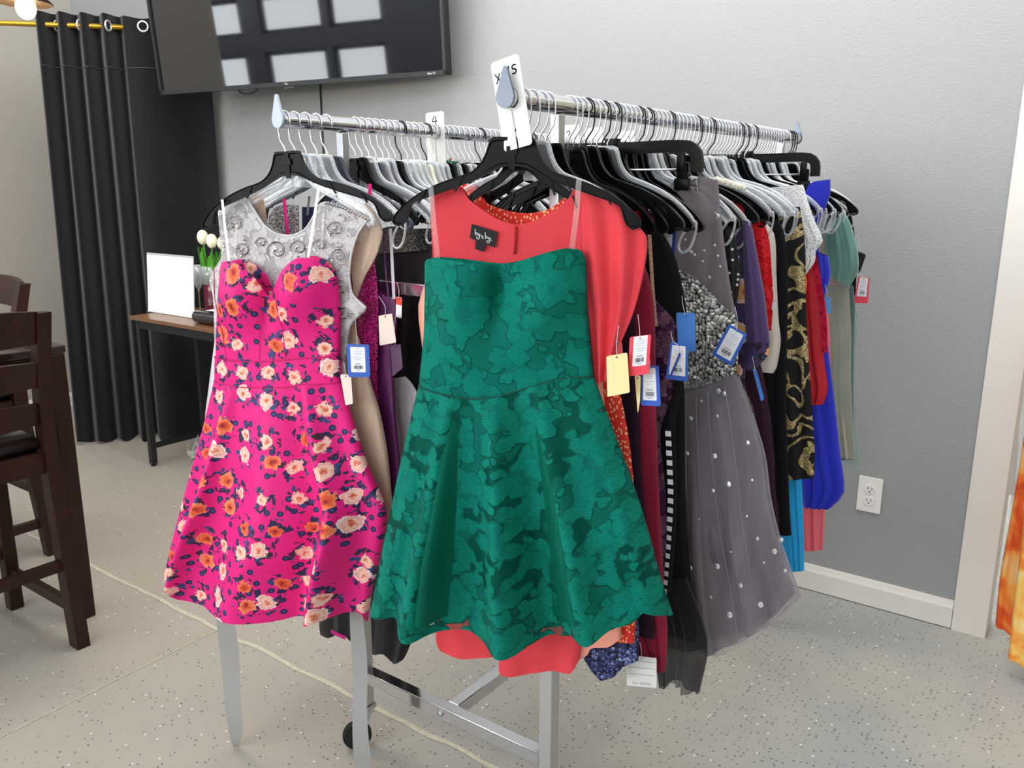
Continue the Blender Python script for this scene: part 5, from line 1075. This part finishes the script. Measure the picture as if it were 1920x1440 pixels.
L4 = [[(.35, 1), (.05, .45), (.75, .45)], [(.62, 1), (.5, 0)]]; L2_ = [[(.05, .8), (.35, 1), (.6, .75), (.3, .35), (.0, 0)], [(0, 0), (.7, .05)]]; L0 = [[(.35, 1), (.05, .6), (.15, .1), (.4, 0), (.65, .4), (.55, .85), (.35, 1)]]
divider('L', 1.565, .04, sc(L4, -.008, .016, .020), 'white size divider marked 4 on the left rail', .056, .046, .082, .0024)
divider('L', 2.155, .02, sc(L2_, -.012, .012, .022), 'white size divider marked 2 far along the left rail behind the rack post', .06, .05, .08, .0026)
divider('L', 2.29, .02, None, 'blank white size divider between the 2 and the 0 on the left rail', .06, .05, .08)
divider('L', 2.49, .02, sc(L0, .0, .012, .022), 'white size divider marked 0 at the wall end of the left rail', .06, .05, .08, .0026)

# ------------------------------------------------------------------ price tags
def price_tag(label, rail, y, a, quadpx, col, sticker=None, price=None, code=None, string=None, lift=0.0, name='price_tag', cat='price tag', bars=True, extra=None):
    """card hanging in front of a garment; quadpx = its four corners (tl, tr, br, bl) in the photo's frame on the tag's own plane"""
    x = xl if rail == 'L' else xr; pl = Plane(x, y, a); Q = [pl.uz(*p, lift) for p in quadpx]
    def at(s, t_, d): # s right 0..1, t up 0..1
        tl, tr, br, bl = Q; u = (1-t_)*((1-s)*bl[0]+s*br[0])+t_*((1-s)*tl[0]+s*tr[0]); z = (1-t_)*((1-s)*bl[1]+s*br[1])+t_*((1-s)*tl[1]+s*tr[1]); return pl.w(u, z, lift+d)
    wd_ = math.dist(Q[0], Q[1]); ht = math.dist(Q[0], Q[3])
    t = thing(name, label, cat, at(.5, 0, 0))
    def rr(s0_, s1_, t0_, t1_, r_, d):
        rs, rt_ = r_/max(wd_, 1e-4), r_/max(ht, 1e-4); o = []
        for cs_, ct, a0 in ((s1_-rs, t1_-rt_, 0), (s0_+rs, t1_-rt_, 1), (s0_+rs, t0_+rt_, 2), (s1_-rs, t0_+rt_, 3)): o += [at(cs_+rs*math.cos(a0*PI/2+k*PI/8), ct+rt_*math.sin(a0*PI/2+k*PI/8), d) for k in range(5)]
        return o
    f, b = rr(0, 1, 0, 1, .003, .0004), rr(0, 1, 0, 1, .003, -.0004); N = len(f); MB().add(f+b, [tuple(range(N)), tuple(range(2*N-1, N-1, -1))]+[(i, N+i, N+(i+1) % N, (i+1) % N) for i in range(N)]).build('card', mat('card_%d_%d_%d' % col, col, .6), t)
    if sticker:
        s0_, s1_, t0_, t1_ = sticker; o = rr(s0_, s1_, t0_, t1_, .0015, .0008); st = MB().add(o, [tuple(range(len(o)))]).build('label_sticker', mat('sticker_paper', (228, 228, 232), .7), t)
        ink = MB(); r = random.Random(sum(col)+int(quadpx[0][0])); sw, th_2 = s1_-s0_, t1_-t0_
        def M(a_, b_): return s0_+sw*a_, t0_+th_2*b_
        def box(a0, a1, b0, b1): 
            p = [M(a0, b0), M(a1, b0), M(a1, b1), M(a0, b1)]; ink.add([at(*q, .0012) for q in p], [(0, 1, 2, 3)])
        if bars:
            xx = .22
            while xx < .80: w_ = r.choice((.012, .012, .022, .034)); box(xx, xx+w_, .13, .27); xx += w_+r.choice((.014, .02, .028))
        def word(txt, cx_, b0, hh, maxw):
            gv, gf, gw = glyphs(txt); asp = (sw*wd_)/(th_2*ht); k = hh; kx = k/asp
            if gw*kx > maxw: kx = maxw/gw
            ink.add([at(*M(cx_-gw*kx/2+p[0]*kx, b0+p[1]*k), .0012) for p in gv], gf)
        if price: word(price, .5, .305, .055, .62)
        if code: word(code, .5, .055, .038, .5)
        lines = MB()
        for b0, a0, a1 in ((.90, .42, .58), (.82, .22, .80), (.745, .25, .78), (.68, .30, .70), (.575, .12, .88), (.50, .3, .72)):
            p = [M(a0, b0), M(a1, b0), M(a1, b0+.012), M(a0, b0+.012)]; lines.add([at(*q, .0012) for q in p], [(0, 1, 2, 3)])
        ink.build('price_print', mat('print_ink', (30, 30, 34), .7), st); lines.build('fine_print', mat('faint_ink', (150, 150, 158), .7), st)
    if extra: extra(at, t)
    MB().lathe(at(.5, .93, .0005), [(.0016, 0), (.0016, .0003)], 10, Matrix((pl.h, Vector((0, 0, 1)), pl.n)).transposed()).build('hole', BLACKMATT, t)
    if string or not string:
        if not string: string = [(quadpx[0][0]*.5+quadpx[1][0]*.5-1, quadpx[0][1]-10), (quadpx[0][0]*.5+quadpx[1][0]*.5-4, quadpx[0][1]-24)]
        P = [at(.5, .93, .0012)]+[pl.w(*pl.uz(*p, lift), lift) for p in string]; MB().tube(crom([tuple(p) for p in P], 14), .0005, 5).build('hanging_string', mat('tag_string', (226, 222, 222), .6), t, smooth=True)
    return t
BLU, RED, CRM, YEL = (48, 92, 184), (232, 66, 84), (238, 218, 204), (246, 222, 162)
STK = (.16, .86, .10, .92)
price_tag('blue price tag with white sticker beside the pink floral waist', 'L', 1.10, 12, [(650, 645), (692, 646), (694, 707), (653, 707)], BLU, (.16, .82, .15, .92), '$50.00', '005464', [(668, 620), (665, 590)])
price_tag('blank cream tag on a string over the purple satin dress', 'L', 1.17, 5, [(710, 592), (735, 588), (743, 642), (712, 648)], CRM, string=[(722, 575), (710, 555)], lift=0)
price_tag('half hidden cream tag behind the pink floral skirt', 'L', 1.115, 14, [(638, 702), (658, 702), (662, 757), (648, 760)], CRM)
price_tag('small white and red tag hanging under the chrome crossbar', 'L', 1.20, 5, [(743, 556), (754, 558), (753, 597), (742, 594)], (240, 238, 236), string=[(748, 545), (745, 530)], extra=lambda at, t: MB().add([at(0, .62, .0007), at(1, .62, .0007), at(1, 1, .0007), at(0, 1, .0007)], [(0, 1, 2, 3)]).build('red_band', mat('red_band', (220, 70, 48), .6), t))
price_tag('mauve translucent tag hanging over the black satin dress', 'L', 1.195, 5, [(733, 648), (751, 645), (755, 690), (736, 706)], (112, 84, 112), string=[(740, 620), (742, 590)])
price_tag('blank yellow tag left of the red price tag', 'R', 1.20, 4, [(1137, 668), (1176, 661), (1181, 736), (1139, 744)], YEL, string=[(1156, 645), (1160, 610)], lift=.03)
price_tag('small transparent red tag above the blank yellow tag', 'R', 1.235, 4, [(1150, 641), (1166, 641), (1169, 672), (1148, 672)], (176, 62, 66), lift=.03)
price_tag('red price tag reading $45.00 right of the yellow tag', 'R', 1.21, 4, [(1181, 632), (1221, 627), (1216, 701), (1177, 706)], RED, (.20, .86, .24, .995), '$45.00', '003557', [(1199, 615), (1196, 590)], lift=.03)
price_tag('blue price tag reading $40.00 under the red price tag', 'R', 1.235, 4, [(1203, 686), (1235, 686), (1239, 762), (1202, 760)], BLU, (.10, .82, .14, .95), '$40.00', '003121', lift=.03)
price_tag('narrow pale yellow tag seen edge on beside the blue $40.00 tag', 'R', 1.225, 4, [(1190, 703), (1201, 705), (1200, 752), (1196, 776)], (232, 214, 150), lift=.03)
price_tag('blue price tag with a folded strip in front of the grey sequins', 'R', 1.34, 0, [(1258, 641), (1290, 645), (1290, 716), (1248, 710)], BLU, (.12, .88, .13, .93), '$35.00', '005421', [(1262, 640), (1258, 622)], lift=.03, extra=lambda at, t: MB().add([at(.60, .78, .004), at(.66, .70, .004), at(.30, .12, .004), at(.20, .10, .004)], [(0, 1, 2, 3)]).build('folded_strip', mat('deep_blue_card', (34, 62, 156), .6), t))
price_tag('plain blue tag turned away over the grey sequins', 'R', 1.40, 0, [(1268, 586), (1303, 587), (1304, 660), (1269, 656)], (72, 132, 214), string=[(1280, 570), (1279, 555)], lift=.03)
price_tag('blue price tag reading $30.00 tilted over the grey sequined waist', 'R', 1.50, 0, [(1367, 607), (1401, 627), (1372, 686), (1335, 665)], BLU, (.14, .86, .10, .93), '$30.00', '005730', [(1382, 596), (1378, 575)], lift=.03)
price_tag('blue price tag hanging high beside the sheer grey shoulder', 'R', 1.44, 0, [(1242, 425), (1268, 428), (1263, 492), (1241, 486)], (34, 62, 150), (.08, .78, .15, .95), '$35.00', '005402', lift=.03)
price_tag('thin blue tag seen edge on below the plum floral cuff', 'R', 1.64, 0, [(1411, 692), (1418, 692), (1433, 748), (1427, 753)], (72, 126, 208), lift=.03)
price_tag('tiny white tag with blue top on the cream sleeve', 'R', 1.76, 0, [(1449, 563), (1456, 563), (1453, 583), (1447, 582)], (236, 232, 238), lift=.03)
price_tag('pale blue tag under the royal blue ruffle', 'R', 2.1, 0, [(1546, 558), (1557, 556), (1559, 588), (1550, 588)], (96, 156, 220), lift=.03)
price_tag('red price tag hanging out over the grey wall at the far end', 'R', 2.40, 0, [(1610, 518), (1631, 521), (1627, 569), (1600, 568)], (226, 74, 92), (.14, .86, .26, .98), '$35.00', '004400', [(1614, 515), (1608, 505)], lift=0)
price_tag('square black card sticking out behind the sage chiffon sleeve', 'R', 2.43, 0, [(1600, 466), (1624, 478), (1612, 512), (1598, 506)], (20, 20, 22), name='black_card', cat='tag')
gv, gf, gw = glyphs('SOLD TO')
def sold(at, t):
    mb = MB(); mb.add([at(.82-p[0]/gw*.62, .155-p[1]*.085, .0008) for p in gv], gf)
    for b0 in (.40, .62, .84): mb.add([at(.06, b0, .0008), at(.96, b0, .0008), at(.96, b0+.012, .0008), at(.06, b0+.012, .0008)], [(0, 1, 2, 3)])
    mb.build('print', mat('grey_ink', (120, 118, 122), .7), t)
price_tag('white card lettered SOLD TO hanging upside down beside the burgundy hem', 'R', 1.291, 4, [(1176, 1228), (1231, 1234), (1231, 1290), (1175, 1285)], (222, 220, 216), extra=sold, name='sold_card', cat='tag')

# ------------------------------------------------------------------ patterned clothes through the doorway on the right
FLAME = NT('orange_flame_print'); v = FLAME.uv(); n = FLAME.noise(v, 7, 3, .55, .8); n2 = FLAME.noise(v, 13, 2)
FLAME = FLAME.pbr(FLAME.mix(FLAME.math('GREATER_THAN', n2.outputs[0], .66), FLAME.ramp(n.outputs[0], [(.3, (188, 44, 26)), (.45, (236, 104, 42)), (.55, (246, 170, 78)), (.66, (238, 206, 150)), (.8, (200, 60, 30))]), lin((70, 22, 26))), .6, 0, .3)
FLAME2 = FLAME.copy(); FLAME2.name = 'yellow_flame_print'
for nd in FLAME2.node_tree.nodes:
    if nd.type == 'VALTORGB':
        for e, c in zip(nd.color_ramp.elements, ((214, 84, 40), (246, 150, 60), (250, 206, 110), (246, 228, 186), (226, 110, 60))): e.color = lin(c)
def side_garment(nm, lab, y, L, R, m, df=.03):
    pl = Plane(-.1, y, 0); Lq, Rq = pxl(pl, L), pxl(pl, R); t = thing(nm, lab, 'dress', pl.w((Lq[-1][0]+Rq[-1][0])/2, min(Lq[-1][1], Rq[-1][1]))); cloth('skirt', pl, m, t, L=Lq, R=Rq, df=df, db=.012, fold=waves(.012, 3, 4, .5), nq=30); strip('hanging_strap', pl, [(L[0][0]+30, L[0][1]-200), (L[0][0]+30, L[0][1]+5)], .012, m, t); return t
side_garment('flame_print_dress', 'orange and red printed gown hanging right beside the white door casing', 2.68, [(1936, 640), (1922, 800), (1898, 950), (1875, 1080), (1866, 1172)], [(2010, 640), (2010, 800), (2010, 950), (2010, 1080), (1990, 1222)], FLAME)
side_garment('yellow_print_gown', 'paler yellow and orange printed gown in front of the orange red one', 2.56, [(1958, 640), (1944, 800), (1922, 960), (1903, 1110), (1890, 1232)], [(2040, 640), (2040, 800), (2040, 960), (2040, 1110), (2030, 1290)], FLAME2)
side_garment('white_gown', 'pale grey white skirt edge hanging in the doorway', 3.15, [(1916, 420), (1906, 600), (1896, 780), (1886, 925)], [(1990, 420), (1990, 600), (1990, 780), (1990, 940)], fabric('grey_white_satin', (208, 204, 200), .6))
